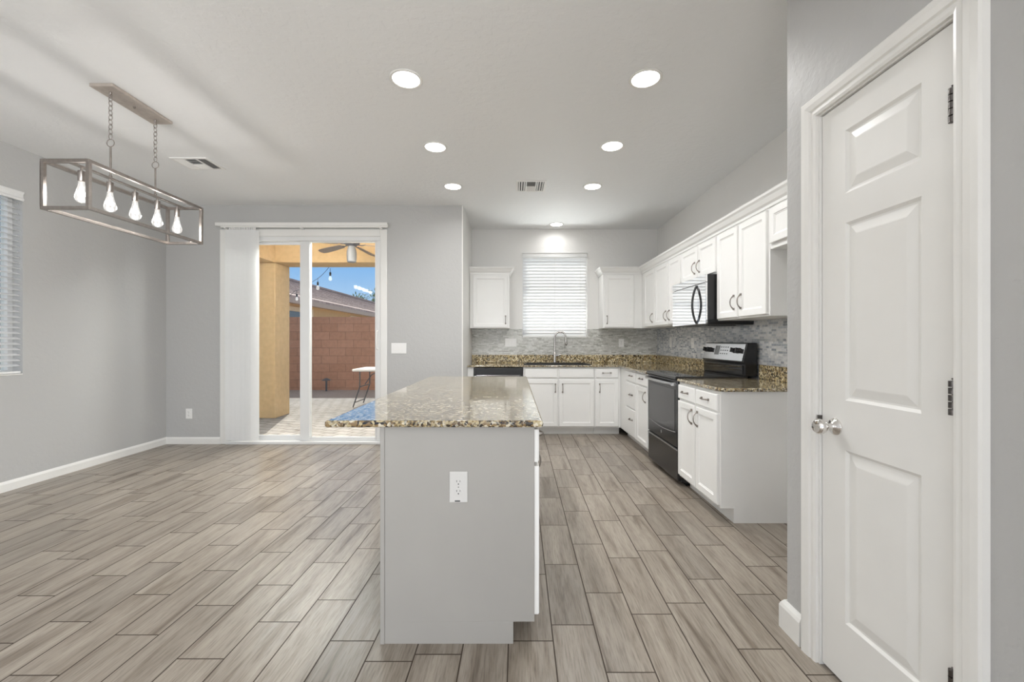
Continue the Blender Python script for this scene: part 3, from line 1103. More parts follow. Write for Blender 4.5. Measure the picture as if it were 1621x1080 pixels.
wall_cabinet('short white two door wall cabinet above the microwave', (XU, 4.428, 1.815), -PI / 2, .775, dxu, 1.815, UT,
             [('door', .014, .400, 1.83, 2.135, ('v', .352, 1.93)), ('door', .418, .760, 1.83, 2.135, ('v', .455, 1.93))])
wall_cabinet('tall white two door wall cabinet just right of the microwave', (XU, 3.651, UB), -PI / 2, .741, dxu, UB, UT,
             [('door', .016, .343, UB + .012, 2.135, ('v', .300, 1.535)), ('door', .364, .722, UB + .012, 2.135, ('v', .405, 1.535))])
wall_cabinet('short white wall cabinet over the empty refrigerator space', (XU, 2.908, 1.86), -PI / 2, .955, dxu, 1.86, UT,
             [('door', .018, .465, 1.895, 2.135), ('door', .482, .93, 1.895, 2.135)])
CR = [(0, 2.15), (.008, 2.15), (.010, 2.168), (.024, 2.182), (.040, 2.212), (.052, 2.225), (.056, 2.242), (0, 2.242)]
YT = YU - .001
c = B().sweep([(XP + .002, YT), (-.056, YT), (-.056, YK - .001)], CR).build('crown_molding', M_CAB)
tag(c, 'white crown molding on top of the small cabinet left of the window', 'molding')
c = B().sweep([(1.227, YK - .001), (1.227, YT), (XU - .001, YT), (XU - .001, 1.953)], CR).build('crown_molding', M_CAB)
tag(c, 'long white crown molding running along the corner and right hand wall cabinets', 'molding')

# ------------------------------------------------------------------ microwave
r = thing('microwave', 'over the range microwave with mirror finish door and black bow handle', 'microwave', (1.66, 4.424, 1.372), -PI / 2)
mw, mh, md = .768, .438, XR - 1.66 - .0105
B().box(.002, mw - .002, .018, md, .0, mh).build('microwave_body', M_BLACK, r, bevel=.004)
B().box(.002, mw - .002, .0, .017, .37, mh - .002).build('vent_strip', M_MIRROR, r, bevel=.002)
B().box(.002, .615, .0, .017, .008, .366).build('microwave_door', M_MIRROR, r, bevel=.002)
B().box(.618, mw - .002, .0, .017, .008, .366).build('control_panel', M_MIRROR, r, bevel=.002)
pts = []
for i in range(17):
    t_ = -1 + 2 * i / 16
    pts.append((.585, -.004 - .036 * math.cos(t_ * PI / 2) ** .8, .185 + t_ * .165))
B().tube(pts, .010, 10).box(.574, .596, -.008, 0, .010, .032).box(.574, .596, -.008, 0, .338, .36).build('handle', M_BLACKP, r)
B().box(.15, .62, .08, .34, -.006, -.0005).build('vent_filter', M_DSTEEL, r)

# ------------------------------------------------------------------ range
RY0, RY1 = 3.566, 4.348
r = thing('kitchen_range', 'black and stainless electric range between the white base cabinets', 'stove', (1.385, RY1, 0), -PI / 2)
rw = RY1 - RY0
rd = XR - 1.385
B().box(.004, rw - .004, .035, rd - .03, .03, .905).box(.03, rw - .03, .08, rd - .05, 0, .03).build('range_body', M_BLACK, r, bevel=.004)
ct = B().box(.002, rw - .002, -.012, rd - .11, .906, .930).build('cooktop', M_BGLASS, r, bevel=.004)
B().box(.002, rw - .002, -.020, -.0125, .902, .928).build('cooktop_trim', M_DSTEEL, r, bevel=.003)
for (cx_, cy_, rr) in ((.2, .16, .105), (.56, .16, .085), (.2, .42, .085), (.56, .42, .105)):
    B().lathe([(rr, 0), (rr, .0006), (rr - .003, .0006), (rr - .003, 0)], (cx_, cy_, .9302), 'z', 48, False).build('burner_ring', M_DSTEEL, r)
d_ = B().box(.006, rw - .006, -.004, .034, .325, .895).build('oven_door', M_DSTEEL, r, bevel=.005)
B().box(.055, rw - .055, -.0065, -.0042, .46, .815).build('oven_window', M_OGLASS, d_, bevel=.001)
pts = [(.04 + (rw - .08) * i / 12, -.036 - .018 * math.sin(PI * i / 12), .862) for i in range(13)]
hb = B().tube(pts, .0125, 12)
hb.box(.03, .055, -.04, -.0042, .848, .876).box(rw - .055, rw - .03, -.04, -.0042, .848, .876)
hb.build('door_handle', M_STEEL, d_)
pts = [(.05 + (rw - .1) * i / 14, -.006, .452 - .022 * math.sin(PI * i / 14)) for i in range(15)]
B().tube(pts, .003, 6).build('trim_line', M_STEEL, d_)
B().lathe([(.0001, -.0005), (.016, -.0005), (.016, 0), (.0001, 0)], (rw / 2, -.0042, .385), 'y', 24, False).build('badge', M_STEEL, d_)
B().box(.006, rw - .006, -.002, .034, .045, .318).build('storage_drawer', M_DSTEEL, r, bevel=.005)
B().box(.006, rw - .006, -.008, -.0022, .300, .312).build('drawer_lip', M_STEEL, r, bevel=.002)
# backguard, leaning back
yb0 = rd - .155
g_ = B().prism([(yb0 + .02, .931), (rd - .03, .931), (rd - .03, 1.215), (yb0 + .045, 1.215), (yb0 + .005, 1.05), (yb0 + .02, 1.03)], .004, rw - .004, 'x')
g_.build('backguard', M_BLACK, r, bevel=.006)
nrm = Vector((0, -(1.20 - 1.055), -(.035))).normalized()


def bg_pt(x, z, off=0.0):
    t_ = (z - 1.05) / (1.215 - 1.05)
    return (x, yb0 + .005 + .04 * t_ - off, z + off * .2)


pb = B()
for zz in ((1.056, 1.205),):
    a0, a1 = bg_pt(.02, zz[0], .0005), bg_pt(.02, zz[1], .0005)
    c0, c1 = bg_pt(.02, zz[0], .005), bg_pt(.02, zz[1], .005)
    pb.prism([(c0[1], c0[2]), (a0[1], a0[2]), (a1[1], a1[2]), (c1[1], c1[2])], .018, rw - .022, 'x')
cp = pb.build('control_panel', M_STEEL, r, bevel=.002)
for kx_ in (.065, .150, .60, .685):
    c0 = bg_pt(kx_, 1.145, .006)
    kb = B().lathe([(.024, 0), (.024, -.004), (.019, -.008), (.018, -.026), (.015, -.030), (.0001, -.031)], (0, 0, 0), 'y', 24)
    kb.box(-.0055, .0055, -.036, -.006, -.020, .020)
    kb.rot(Matrix.Translation(c0) @ Matrix.Rotation(-.22, 4, 'X'))
    kb.build('control_knob', M_BLACKP, cp)
dsp = B()
a0, a1 = bg_pt(0, 1.10, .0052), bg_pt(0, 1.185, .0052)
c0, c1 = bg_pt(0, 1.10, .0062), bg_pt(0, 1.185, .0062)
dsp.prism([(c0[1], c0[2]), (a0[1], a0[2]), (a1[1], a1[2]), (c1[1], c1[2])], .245, .33, 'x')
dsp.build('display', M_BGLASS, cp)
for i in range(4):
    for j in range(3):
        p_ = bg_pt(.36 + i * .04, 1.112 + j * .03, .0056)
        B().box(p_[0] - .007, p_[0] + .007, p_[1] - .0008, p_[1] + .001, p_[2] - .005, p_[2] + .005).build('touch_button', M_DSTEEL, cp)
B().box(.03, rw - .03, yb0 + .008, yb0 + .0195, .945, 1.02).build('lower_trim', M_BGLASS, r, bevel=.003)

# ------------------------------------------------------------------ countertops
ZT = .914
ZB = .889


def rounded_slab(poly, z0, z1, name, parent=None, rr=.011):
    """thick slab with an eased edge: poly anticlockwise"""
    return B().prism(poly, z0, z1, 'z').build(name, M_GRAN, parent, bevel=rr, seg=4)


r = thing('kitchen_countertop', 'L shaped speckled brown granite countertop along the window and corner', 'countertop', (0, 0, 0))
CE = 5.495
SX0, SX1, SY0, SY1 = .16, 1.00, 5.60, 6.00
slab = B()
# front edge strip, sides and back around the sink cut-out
slab.prism([(XP + .003, CE), (SX0, CE), (SX0, YK - .002), (XP + .003, YK - .002)], ZB, ZT, 'z')
slab.prism([(SX0, CE), (SX1, CE), (SX1, SY0), (SX0, SY0)], ZB, ZT, 'z')
slab.prism([(SX0, SY1), (SX1, SY1), (SX1, YK - .002), (SX0, YK - .002)], ZB, ZT, 'z')
slab.prism([(SX1, CE), (1.37, CE), (1.37, YK - .002), (SX1, YK - .002)], ZB, ZT, 'z')
slab.prism([(1.37, 4.352), (XR - .002, 4.352), (XR - .002, YK - .002), (1.37, YK - .002)], ZB, ZT, 'z')
slab.build('counter_slab', M_GRAN, r)
bsp = B()
bsp.box(XP + .003, XR - .002, YK - .024, YK - .002, ZT, 1.03)
bsp.build('back_upstand', M_GRANU, r, bevel=.004)
B().box(XR - .024, XR - .002, 4.352, YK - .025, ZT, 1.03).build('side_upstand', M_GRANU, r, bevel=.004)
eb = B().tube([(XP + .003, CE + .0005, .9015), (1.3705, CE + .0005, .9015), (1.3705, 4.352, .9015)], .0122, 10)
eb.build('eased_edge', M_GRAN, r)
r = thing('kitchen_countertop', 'short granite countertop right of the range with a glossy reflection', 'countertop', (0, 0, 0))
rounded_slab([(1.372, 3.562), (1.372, 2.875), (1.412, 2.822), (XR - .002, 2.822), (XR - .002, 3.562)], ZB, ZT, 'counter_slab', r)
B().box(XR - .024, XR - .002, 2.83, 3.562, ZT + .0003, 1.03).build('side_upstand', M_GRANU, r, bevel=.004)

# tile backsplashes
b = B()
b.box(XP + .001, KW[0], YK - .009, YK - .0005, 1.0305, UB - .002)
b.box(KW[0], KW[1], YK - .009, YK - .0005, 1.0305, KW[2] - .001)
b.box(KW[1], XR - .01, YK - .009, YK - .0005, 1.0305, UB - .002)
tag(b.build('tile_backsplash', M_MOS_B), 'pale grey green mosaic strip tile backsplash under the kitchen window', 'backsplash')
b = B().box(XR - .009, XR - .0005, 2.60, YK - .0095, 1.0305, UB - .002)
b.box(XR - .009, XR - .0005, 3.57, 4.345, .5, 1.0303)
b.box(XR - .009, XR - .0005, 2.60, 2.82, .90, 1.0303)
tag(b.build('tile_backsplash', M_MOS_R), 'blue grey glass mosaic strip backsplash on the right wall behind the range', 'backsplash')

# sink
r = thing('kitchen_sink', 'black drop in kitchen sink in the granite counter under the window', 'sink', ((SX0 + SX1) / 2, (SY0 + SY1) / 2, ZT))
sb = B()
hx, hy = (SX1 - SX0) / 2, (SY1 - SY0) / 2


def ring(a, bq, z):
    return [(-a, -bq, z), (a, -bq, z), (a, bq, z), (-a, bq, z)]


lv = [ring(hx + .02, hy + .02, .0005), ring(hx + .02, hy + .02, .009), ring(hx - .015, hy - .015, .009), ring(hx - .03, hy - .03, -.2), ring(hx - .02, hy - .02, -.21), ring(hx - .006, hy - .006, -.02), ring(hx - .006, hy - .006, .0005)]
vs = [p for l_ in lv for p in l_]
fs = []
for i in range(len(lv) - 1):
    for k in range(4):
        fs.append((i * 4 + k, i * 4 + (k + 1) % 4, (i + 1) * 4 + (k + 1) % 4, (i + 1) * 4 + k))
for k in range(4):
    fs.append((6 * 4 + k, 6 * 4 + (k + 1) % 4, (k + 1) % 4, k))
fs += [(12, 13, 14, 15), (19, 18, 17, 16)]
sb.add(vs, fs)
sb.build('basin', M_SINK, r)
B().lathe([(.045, -.1985), (.045, -.196), (.03, -.197), (.0001, -.199)], (0, 0, 0), 'z', 24).build('drain', M_STEEL, r)

# faucet
fx, fy = (878.3 - CX) * .00905, 6.068
r = thing('kitchen_faucet', 'brushed nickel gooseneck pull down faucet behind the sink', 'faucet', (fx, fy, ZT))
B().box(-.12, .14, -.028, .028, 0.0003, .008).build('deck_plate', M_FAUCET, r, bevel=.008)
pts = [(0, 0, .008), (0, 0, .16), (0, 0, .36)]
R_ = .078
for i in range(1, 15):
    a = PI * i / 14
    pts.append((R_ - R_ * math.cos(a), -.02 * (i / 14), .36 + R_ * math.sin(a) * 1.15))
pts += [(2 * R_, -.022, .33)]
B().tube(pts, .0125, 14).build('spout', M_FAUCET, r)
B().tube([(2 * R_, -.022, .335), (2 * R_ + .003, -.023, .27), (2 * R_ + .012, -.025, .255)], [.0165, .0175, .012], 14).build('spray_head', M_FAUCET, r)
B().lathe([(.026, 0.0083), (.026, .02), (.021, .05), (.021, .15), (.014, .16)], (0, 0, 0), 'z', 24).build('valve_body', M_FAUCET, r)
B().tube([(.018, 0, .105), (.055, -.006, .112), (.085, -.01, .128)], [.011, .009, .007], 10).build('lever', M_FAUCET, r)

# ------------------------------------------------------------------ island
IX0, IX1, IY0, IY1 = -.541, .085, 1.7175, 3.70
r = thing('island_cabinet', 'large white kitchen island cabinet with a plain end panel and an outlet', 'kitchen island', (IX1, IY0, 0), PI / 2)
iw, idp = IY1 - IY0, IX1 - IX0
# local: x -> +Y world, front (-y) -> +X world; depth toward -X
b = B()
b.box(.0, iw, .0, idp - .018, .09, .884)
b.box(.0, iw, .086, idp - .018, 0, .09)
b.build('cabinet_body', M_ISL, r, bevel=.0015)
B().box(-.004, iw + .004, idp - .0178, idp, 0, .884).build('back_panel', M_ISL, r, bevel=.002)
n = 4
uw = iw / n
for i in range(n):
    a, c_ = i * uw + .014, (i + 1) * uw - .014
    front(r, 'drawer', a, c_, .735, .868, ('h', (a + c_) / 2, .803))
    hs = c_ - .04 if i % 2 == 0 else a + .04
    front(r, 'door', a, c_, .112, .718, ('v', hs, .62))
r = thing('island_countertop', 'long polished granite island countertop with a bar overhang on the left', 'countertop', (0, 0, 0))
rounded_slab([(-.751, 1.672), (.118, 1.672), (.118, 3.78), (-.751, 3.78)], .8865, ZT, 'counter_slab', r, .012)


# ------------------------------------------------------------------ outlets and switches
def plate(name, label, loc, rz, w, h_, kind, group, M_PLATE=M_PLATE):
    """wall plate facing -y, local origin at its centre on the wall"""
    t = thing(name, label, 'switch' if kind == 'rocker' or kind == 'toggle' else 'outlet', loc, rz, group)
    B().box(-w / 2, w / 2, -.006, -.0003, -h_ / 2, h_ / 2).build('cover_plate', M_PLATE, t, bevel=.002)
    if kind == 'duplex':
        for dz in (-.0195, .0195):
            q = B().prism([(.0165 * math.cos(a), dz + .0145 * math.sin(a)) for a in [2 * PI * i / 20 for i in range(20)]], -.0078, -.0062, 'y')
            o_ = q.build('receptacle', M_PLATE, t, bevel=.0004)
            s_ = B().box(-.0078, -.0056, -.0082, -.0079, dz + .0005, dz + .0085).box(.0052, .0072, -.0082, -.0079, dz + .0012, dz + .0078)
            s_.prism([(.0026 * math.cos(a), dz - .0068 + .0026 * math.sin(a)) for a in [2 * PI * i / 10 for i in range(10)]], -.0082, -.0079, 'y')
            s_.build('slots', M_SLOT, o_)
        B().prism([(.002 * math.cos(a), .002 * math.sin(a)) for a in [2 * PI * i / 10 for i in range(10)]], -.0066, -.0061, 'y').build('screw', M_SLOT, t)
    else:
        n_ = max(1, round(w / .05) - (1 if w > .1 else 0)) if w > .08 else 1
        for i in range(n_):
            cx_ = (i - (n_ - 1) / 2) * .046
            B().box(cx_ - .0165, cx_ + .0165, -.0085, -.0062, -.033, .033).build('rocker', M_PLATE, t, bevel=.001)
    return t


kI = IY0 / F
plate('wall_outlet', 'white duplex outlet on the end panel of the kitchen island', ((726 - CX) * kI, IY0 - .0, EYE - (770.5 - 540) * kI), 0, .073, .125, 'duplex', None, M_PLATEI)
t = thing('warning_tag', 'tiny dark printed tag at the bottom edge of the island outlet', 'sticker', ((724.5 - CX) * kI, IY0 - .0062, EYE - (792.5 - 540) * kI))
B().box(-.011, .011, -.0006, 0, -.0022, .0022).build('tag_strip', M_SLOT, t)
kb_ = YB / F
plate('wall_outlet', 'white duplex outlet low on the back wall of the dining area', ((299.5 - CX) * kb_, YB, EYE - (655 - 540) * kb_), 0, .074, .118, 'duplex', None)
plate('light_switch', 'wide white rocker switch plate right of the patio door', ((631.5 - CX) * kb_, YB, EYE - (551.5 - 540) * kb_), 0, .18, .125, 'rocker', None)
kt = (YK - .009) / F
plate('light_switch', 'double white rocker plate on the tile left of the kitchen window', ((808.5 - CX) * kt, YK - .009, EYE - (542.5 - 540) * kt), 0, .165, .118, 'rocker', None)
plate('wall_outlet', 'white outlet plate on the tile right of the kitchen window', ((983.5 - CX) * kt, YK - .009, EYE - (543 - 540) * kt), 0, .075, .120, 'duplex', None)
for px, lab, py in ((1062, 'white outlet plate on the right wall tile nearest the kitchen corner', 542.5), (1097, 'white outlet plate on the right wall tile just left of the range', 543.5), (1256, 'white outlet plate on the right wall tile beside the pantry corner', 549)):
    k_ = (XR - .009) / (px - CX)
    plate('wall_outlet', lab, (XR - .009, k_ * F, EYE - (py - 540) * k_), -PI / 2, .075, .120, 'duplex', None)

# ------------------------------------------------------------------ recessed lights
def downlight(x, y_, label, visible=True, power=16):
    t = thing('recessed_light', label, 'ceiling light', (x, y_, H), 0, 'recessed ceiling lights')
    B().lathe([(.082, -.0005), (.100, -.0005), (.101, -.004), (.096, -.008), (.084, -.007), (.0815, -.004)], (0, 0, 0), 'z', 48, False).build('trim_ring', M_TRIM, t)
    B().lathe([(.0001, -.0052), (.050, -.0052), (.0813, -.004), (.0813, -.0005), (.0001, -.0005)], (0, 0, 0), 'z', 40, False).build('lens', M_LENS, t)
    l = bpy.data.lights.new('downlight', 'AREA')
    l.shape = 'DISK'
    l.size = .15
    l.spread = math.radians(155)
    l.energy = power
    l.color = (1, .998, .99)
    o = bpy.data.objects.new('downlight', l)
    COL.objects.link(o)
    o.parent = t
    o.location = (0, 0, -.012)
    return t


for x, y_, lab in ((-.664, 2.615, 'recessed ceiling light of the left row nearest the camera'),
                   (.814, 2.61, 'recessed ceiling light of the right row nearest the camera'),
                   (-.653, 3.53, 'middle recessed ceiling light of the left row'),
                   (.818, 3.512, 'middle recessed ceiling light of the right row'),
                   (-.635, 4.43, 'recessed ceiling light of the left row farthest from the camera'),
                   (.826, 4.43, 'recessed ceiling light of the right row farthest from the camera'),
                   (.595, 5.87, 'recessed ceiling light alone above the kitchen window')):
    downlight(x, y_, lab, power=.8 if y_ > 5 else (1.9 if y_ > 4 else 7.5) if x < 0 else 5.6)

# ------------------------------------------------------------------ ceiling vents
def vent(x, y_, w, d, label, n):
    t = thing('ceiling_vent', label, 'vent', (x, y_, H), 0, 'ceiling air vents')
    fb = B()
    m_ = .022
    fb.box(-w / 2, w / 2, -d / 2, -d / 2 + m_, -.008, -.0005).box(-w / 2, w / 2, d / 2 - m_, d / 2, -.008, -.0005)
    fb.box(-w / 2, -w / 2 + m_, -d / 2 + m_, d / 2 - m_, -.008, -.0005).box(w / 2 - m_, w / 2, -d / 2 + m_, d / 2 - m_, -.008, -.0005)
    for fx_ in (-w / 6, w / 6):
        fb.box(fx_ - .006, fx_ + .006, -d / 2 + m_, d / 2 - m_, -.008, -.0005)
    fb.build('vent_frame', M_PLATE, t, bevel=.001)
    B().box(-w / 2 + .01, w / 2 - .01, -d / 2 + .01, d / 2 - .01, -.0018, -.0006).build('duct_opening', M_SLOT, t)
    lb = B()
    def louver(xa, xb, ya, yb, ang, alongx):
        cx_, cy_ = (xa + xb) / 2, (ya + yb) / 2
        s_ = len(lb.v)
        if alongx:
            lb.box(-(xb - xa) / 2, (xb - xa) / 2, -.007, .007, -.0006, .0006)
            lb.rot(Matrix.Translation((cx_, cy_, -.0065)) @ Matrix.Rotation(ang, 4, 'X'), s_)
        else:
            lb.box(-.007, .007, -(yb - ya) / 2, (yb - ya) / 2, -.0006, .0006)
            lb.rot(Matrix.Translation((cx_, cy_, -.0065)) @ Matrix.Rotation(ang, 4, 'Y'), s_)
    step = .019
    k_ = int((d - 2 * m_) / step)
    for i in range(k_):
        yy = -d / 2 + m_ + step * (i + .5)
        louver(-w / 6 + .006, w / 6 - .006, yy, yy, .45 if i < k_ / 2 else -.45, True)
    for sx_ in (-1, 1):
        xa, xb = sorted((sx_ * (w / 6 + .006), sx_ * (w / 2 - m_)))
        k2 = max(2, int((xb - xa) / step))
        for i in range(k2):
            xx = xa + (xb - xa) * (i + .5) / k2
            louver(xx, xx, -d / 2 + m_, d / 2 - m_, .45 * sx_, False)
    lb.build('louvers', M_PLATE, t)


vent(-2.875, 3.86, .33, .26, 'white ceiling air vent behind the hanging light', 8)
vent(.18, 4.42, .31, .31, 'white ceiling air vent centred over the kitchen', 8)

# ------------------------------------------------------------------ chandelier
CXX, CYY = -2.59, 2.89
r = thing('linear_chandelier', 'open rectangular metal frame chandelier with five clear bulbs on two chains', 'chandelier', (CXX, CYY, H))
hw, hl, ft, fb_, bt_ = .141, .45, 2.282 - H, 1.99 - H, .019
q = bt_ / 2
b = B()
for x in (-hw + q, hw - q):
    for z in (ft - q, fb_ + q):
        b.box(x - q, x + q, -hl, hl, z - q, z + q)
for y_ in (-hl + q, hl - q):
    for z in (ft - q, fb_ + q):
        b.box(-hw + bt_, hw - bt_, y_ - q, y_ + q, z - q, z + q)
    for x in (-hw + q, hw - q):
        b.box(x - q, x + q, y_ - q, y_ + q, fb_ + bt_, ft - bt_)
b.build('cage_frame', M_CHAND, r, bevel=.0012)
B().box(-.011, .011, -hl + bt_, hl - bt_, ft - .014, ft - .002).build('socket_bar', M_CHAND, r, bevel=.001)
B().prism([(-.074, -.0205), (.074, -.0205), (.0735, -.0005), (-.0735, -.0005)], -.235, .235, 'y').build('ceiling_canopy', M_CANOPY, r, bevel=.003)
B().lathe([(.0001, -.034), (.006, -.032), (.007, -.024), (.007, -.0208)], (0, 0, 0), 'z', 12, False).build('finial', M_CHAND, r)
for yy in (-.17, .17):
    lp = B().lathe([(.0075, -.0208), (.0075, -.03), (.004, -.036)], (0, yy, 0), 'z', 12)
    cpts = [(.011 * math.cos(2 * PI * i / 16), yy, -.046 + .011 * math.sin(2 * PI * i / 16)) for i in range(16)]
    lp.tube(cpts, .0022, 6, True)
    lp.build('canopy_loop', M_CHAND, r)
    ch = B()
    z = -.060
    zend = -.305
    i = 0
    rings_ = int((.305 - .060) / .0300)
    for i in range(rings_ + 1):
        zc = z - .004 - i * .0300
        pts = []
        for k in range(16):
            a = 2 * PI * k / 16
            u, w_ = .0108 * math.cos(a), .0192 * math.sin(a)
            pts.append((u, yy, zc + w_) if i % 2 == 0 else (0, yy + u, zc + w_))
        ch.tube(pts, .0023, 6, True)
    ch.build('chain', M_CHAND, r)
    rg = [(.024 * math.cos(2 * PI * i / 24), yy, -.347 + .024 * math.sin(2 * PI * i / 24)) for i in range(24)]
    B().tube(rg, .0026, 8, True).build('hanger_ring', M_CHAND, r)
    B().tube([(0, yy, -.371), (0, yy, ft - .002)], .0055, 10).lathe([(.009, ft - .002), (.009, ft + .010), (.0055, ft + .012)], (0, yy, 0), 'z', 12).build('hanging_rod', M_CHAND, r)
for i in range(5):
    yy = -.353 + i * .18
    zs_ = ft - .0145
    B().lathe([(.006, 0), (.006, -.018), (.0175, -.020), (.0175, -.078), (.0155, -.082)], (0, yy, zs_), 'z', 20).build('socket', M_CHAND, r)
    z0 = zs_ - .0825
    bl = B().lathe([(.0135, 0), (.0150, -.012), (.0185, -.035), (.0255, -.062), (.0315, -.085), (.0325, -.098), (.0285, -.113), (.017, -.124), (.0001, -.128)], (0, yy, z0), 'z', 24, False)
    bl = bl.build('bulb', M_BULB, r)
    B().lathe([(.004, -.002), (.005, -.02), (.003, -.05)], (0, yy, z0), 'z', 10).build('bulb_stem', M_BULB, bl)
    fp = []
    for k in range(25):
        a = 2 * PI * k / 24 * 3
        fp.append((.009 * math.cos(a), yy + .009 * math.sin(a), z0 - .03 - .055 * (.5 - .5 * math.cos(2 * PI * k / 24 * 2.5))))
    B().tube(fp, .0014, 5).build('filament', M_FIL, bl)
    pl_ = bpy.data.lights.new('bulb_light', 'POINT')
    pl_.energy = 1.5
    pl_.shadow_soft_size = .026
    pl_.color = (1, .97, .93)
    po = bpy.data.objects.new('bulb_light', pl_)
    COL.objects.link(po)
    po.parent = bl
    po.location = (0, yy, z0 - .07)

# ------------------------------------------------------------------ patio and garden
ZG = -.05
b = B().box(-6.2, 6, YB + .15, 9.48, ZG - .1, ZG)
o = b.build('patio_pavers', M_PAVER)
tag(o, 'sunlit pale tumbled paver patio outside the sliding door', 'patio')
o['kind'] = 'structure'
o = B().box(-7.19, 8, 9.48, 11.095, ZG - .12, ZG - .005).build('gravel_bed', M_GRAVEL)
tag(o, 'strip of desert gravel at the foot of the block wall', 'gravel', kind='stuff')
o = B().box(-40, 20, -12, 60, ZG - .3, ZG - .125).build('yard_ground', M_DIRT)
struct(o, 'bare ground around and behind the house', 'ground')
o = B().box(-14, 8, 11.1, 11.3, ZG - .12, 1.86).build('block_wall', M_BLOCK)
tag(o, 'reddish brown slump block garden wall behind the patio', 'wall')
o['kind'] = 'structure'
o = B().box(-8.2, -7.2, -2, 11.09, ZG - .12, 4.2).build('neighbour_wall', plain('pale_stucco', (.60, .59, .58, 1), .9, noise=.04, bump=.4))
tag(o, 'pale stucco side wall of the next house outside the dining window', 'wall')
o['kind'] = 'structure'
o = B().box(-4.55, -3.945, 7.0, 7.46, ZG, 2.53).build('patio_column', M_STUCCO, bevel=.012)
tag(o, 'thick square tan stucco column holding up the patio roof', 'column')
o['kind'] = 'structure'
o = B().box(-1.25, -.77, 7.0, 7.46, ZG, 2.53).build('patio_column', M_STUCCO, bevel=.012)
tag(o, 'tan stucco column at the kitchen end of the patio beam', 'column')
o['kind'] = 'structure'
b = B()
b.box(-4.55, -.77, 7.0, 7.46, 2.531, 3.0)
b.box(-4.55, -3.945, YB + .151, 6.999, 2.531, 3.0)
o = b.build('patio_beam', M_STUCCO)
tag(o, 'tan stucco beam along the outer edge of the patio roof', 'beam')
o['kind'] = 'structure'
b = B().box(-4.6, -.76, YB + .151, 7.5, 3.001, 3.12)
o = b.build('patio_roof', M_STUCCO)
tag(o, 'tan stuccoed underside of the covered patio roof', 'roof')
o['kind'] = 'structure'

# ceiling fan
r = thing('ceiling_fan', 'patio ceiling fan with a frosted globe lamp seen through the sliding door', 'fan', (-2.41, 6.30, 3.0))
B().lathe([(.07, -.001), (.065, -.04), (.02, -.06), (.014, -.065), (.014, -.20), (.03, -.21), (.105, -.225), (.125, -.27), (.11, -.33), (.07, -.352), (.055, -.36)], (0, 0, 0), 'z', 32).build('motor', M_GREY, r)
B().lathe([(.05, -.361), (.06, -.40), (.072, -.45), (.072, -.52), (.065, -.59), (.05, -.602), (.0001, -.604)], (0, 0, 0), 'z', 28).build('globe', plain('frosted_glass', (.22, .22, .23, 1), .35), r)
for i in range(5):
    a = math.radians(8 + 72 * i)
    bb = B()
    bb.tube([(.09, 0, -.335), (.14, 0, -.345), (.20, 0, -.335)], .009, 8)
    bb.build('blade_arm', M_GREY, r).rotation_euler = (0, 0, a)
    s_ = B()
    s_.prism([(.19, -.045), (.40, -.062), (.60, -.068), (.68, -.055), (.70, 0), (.68, .055), (.60, .068), (.40, .062), (.19, .045)], -.004, .004, 'z')
    s_.rot(Matrix.Translation((0, 0, -.325)) @ Matrix.Rotation(math.radians(4), 4, 'Y') @ Matrix.Rotation(math.radians(12), 4, 'X'))
    s_.build('blade', plain('fan_blade', (.22, .19, .17, 1), .5), r).rotation_euler = (0, 0, a)

# string lights: wire with hanging bulbs from the beam toward the left
r = thing('string_lights', 'black cord of patio string lights hanging below the patio roof edge', 'string lights', (-3.2, 7.5, 2.5))
P0 = Vector(((524 - CX) * .01125 + 3.2, -.039, 2.533 - 2.5))
P1 = Vector(((499 - CX) * .0125 + 3.2, .8, EYE + (540 - 446) * .0125 - 2.5))
P2 = Vector(((470 - CX) * .0145 + 3.2, 2.1, EYE + (540 - 462) * .0145 - 2.5))
P3 = Vector((-6.5 + 3.2, 11.2 - 7.5, 1.88 - 2.5))
pts = []
for A, C_ in ((P0, P1), (P1, P2), (P2, P3)):
    for i in range(8):
        t_ = i / 8
        p = A.lerp(C_, t_)
        p.z -= .03 * math.sin(PI * t_)
        pts.append(p)
pts.append(P3)
B().tube(pts, .004, 6).build('cord', M_BLACKP, r)
for p in (P0 + Vector((.02, 0, 0)), P0.lerp(P1, .70), P1.lerp(P2, .85), P2.lerp(P3, .5)):
    sk = B().tube([(p.x, p.y, p.z - .02), (p.x, p.y, p.z - .09)], .004, 6).lathe([(.012, -.09), (.017, -.10), (.017, -.15), (.012, -.155)], tuple(p), 'z', 12).build('bulb_socket', M_BLACKP, r)
    B().lathe([(.012, -.156), (.024, -.18), (.03, -.21), (.022, -.235), (.0001, -.245)], tuple(p), 'z', 14, False).build('bulb', M_BULB, sk)

# folding table
r = thing('folding_table', 'white topped folding table with dark legs standing on the patio pavers', 'table', (-2.15, 8.4, ZG))
B().box(-.915, .915, -.38, .38, .70, .745).build('tabletop', M_TTOP, r, bevel=.012)
for sx_ in (-1, 1):
    x = sx_ * .80
    xf = sx_ * .93
    lb = B()
    for yy in (-.28, .28):
        lb.tube([(x, yy, .70), (x, yy, .40), (xf, yy, .012)], .0125, 8)
    lb.tube([(x, -.28, .40), (x, .28, .40)], .011, 8).tube([(xf - sx_ * .03, -.28, .10), (xf - sx_ * .03, .28, .10)], .011, 8)
    lb.build('leg', M_GREY, r)
    B().tube([(x, 0, .42), (x - sx_ * .14, 0, .62), (x - sx_ * .34, 0, .695)], .009, 8).build('brace', M_GREY, r)

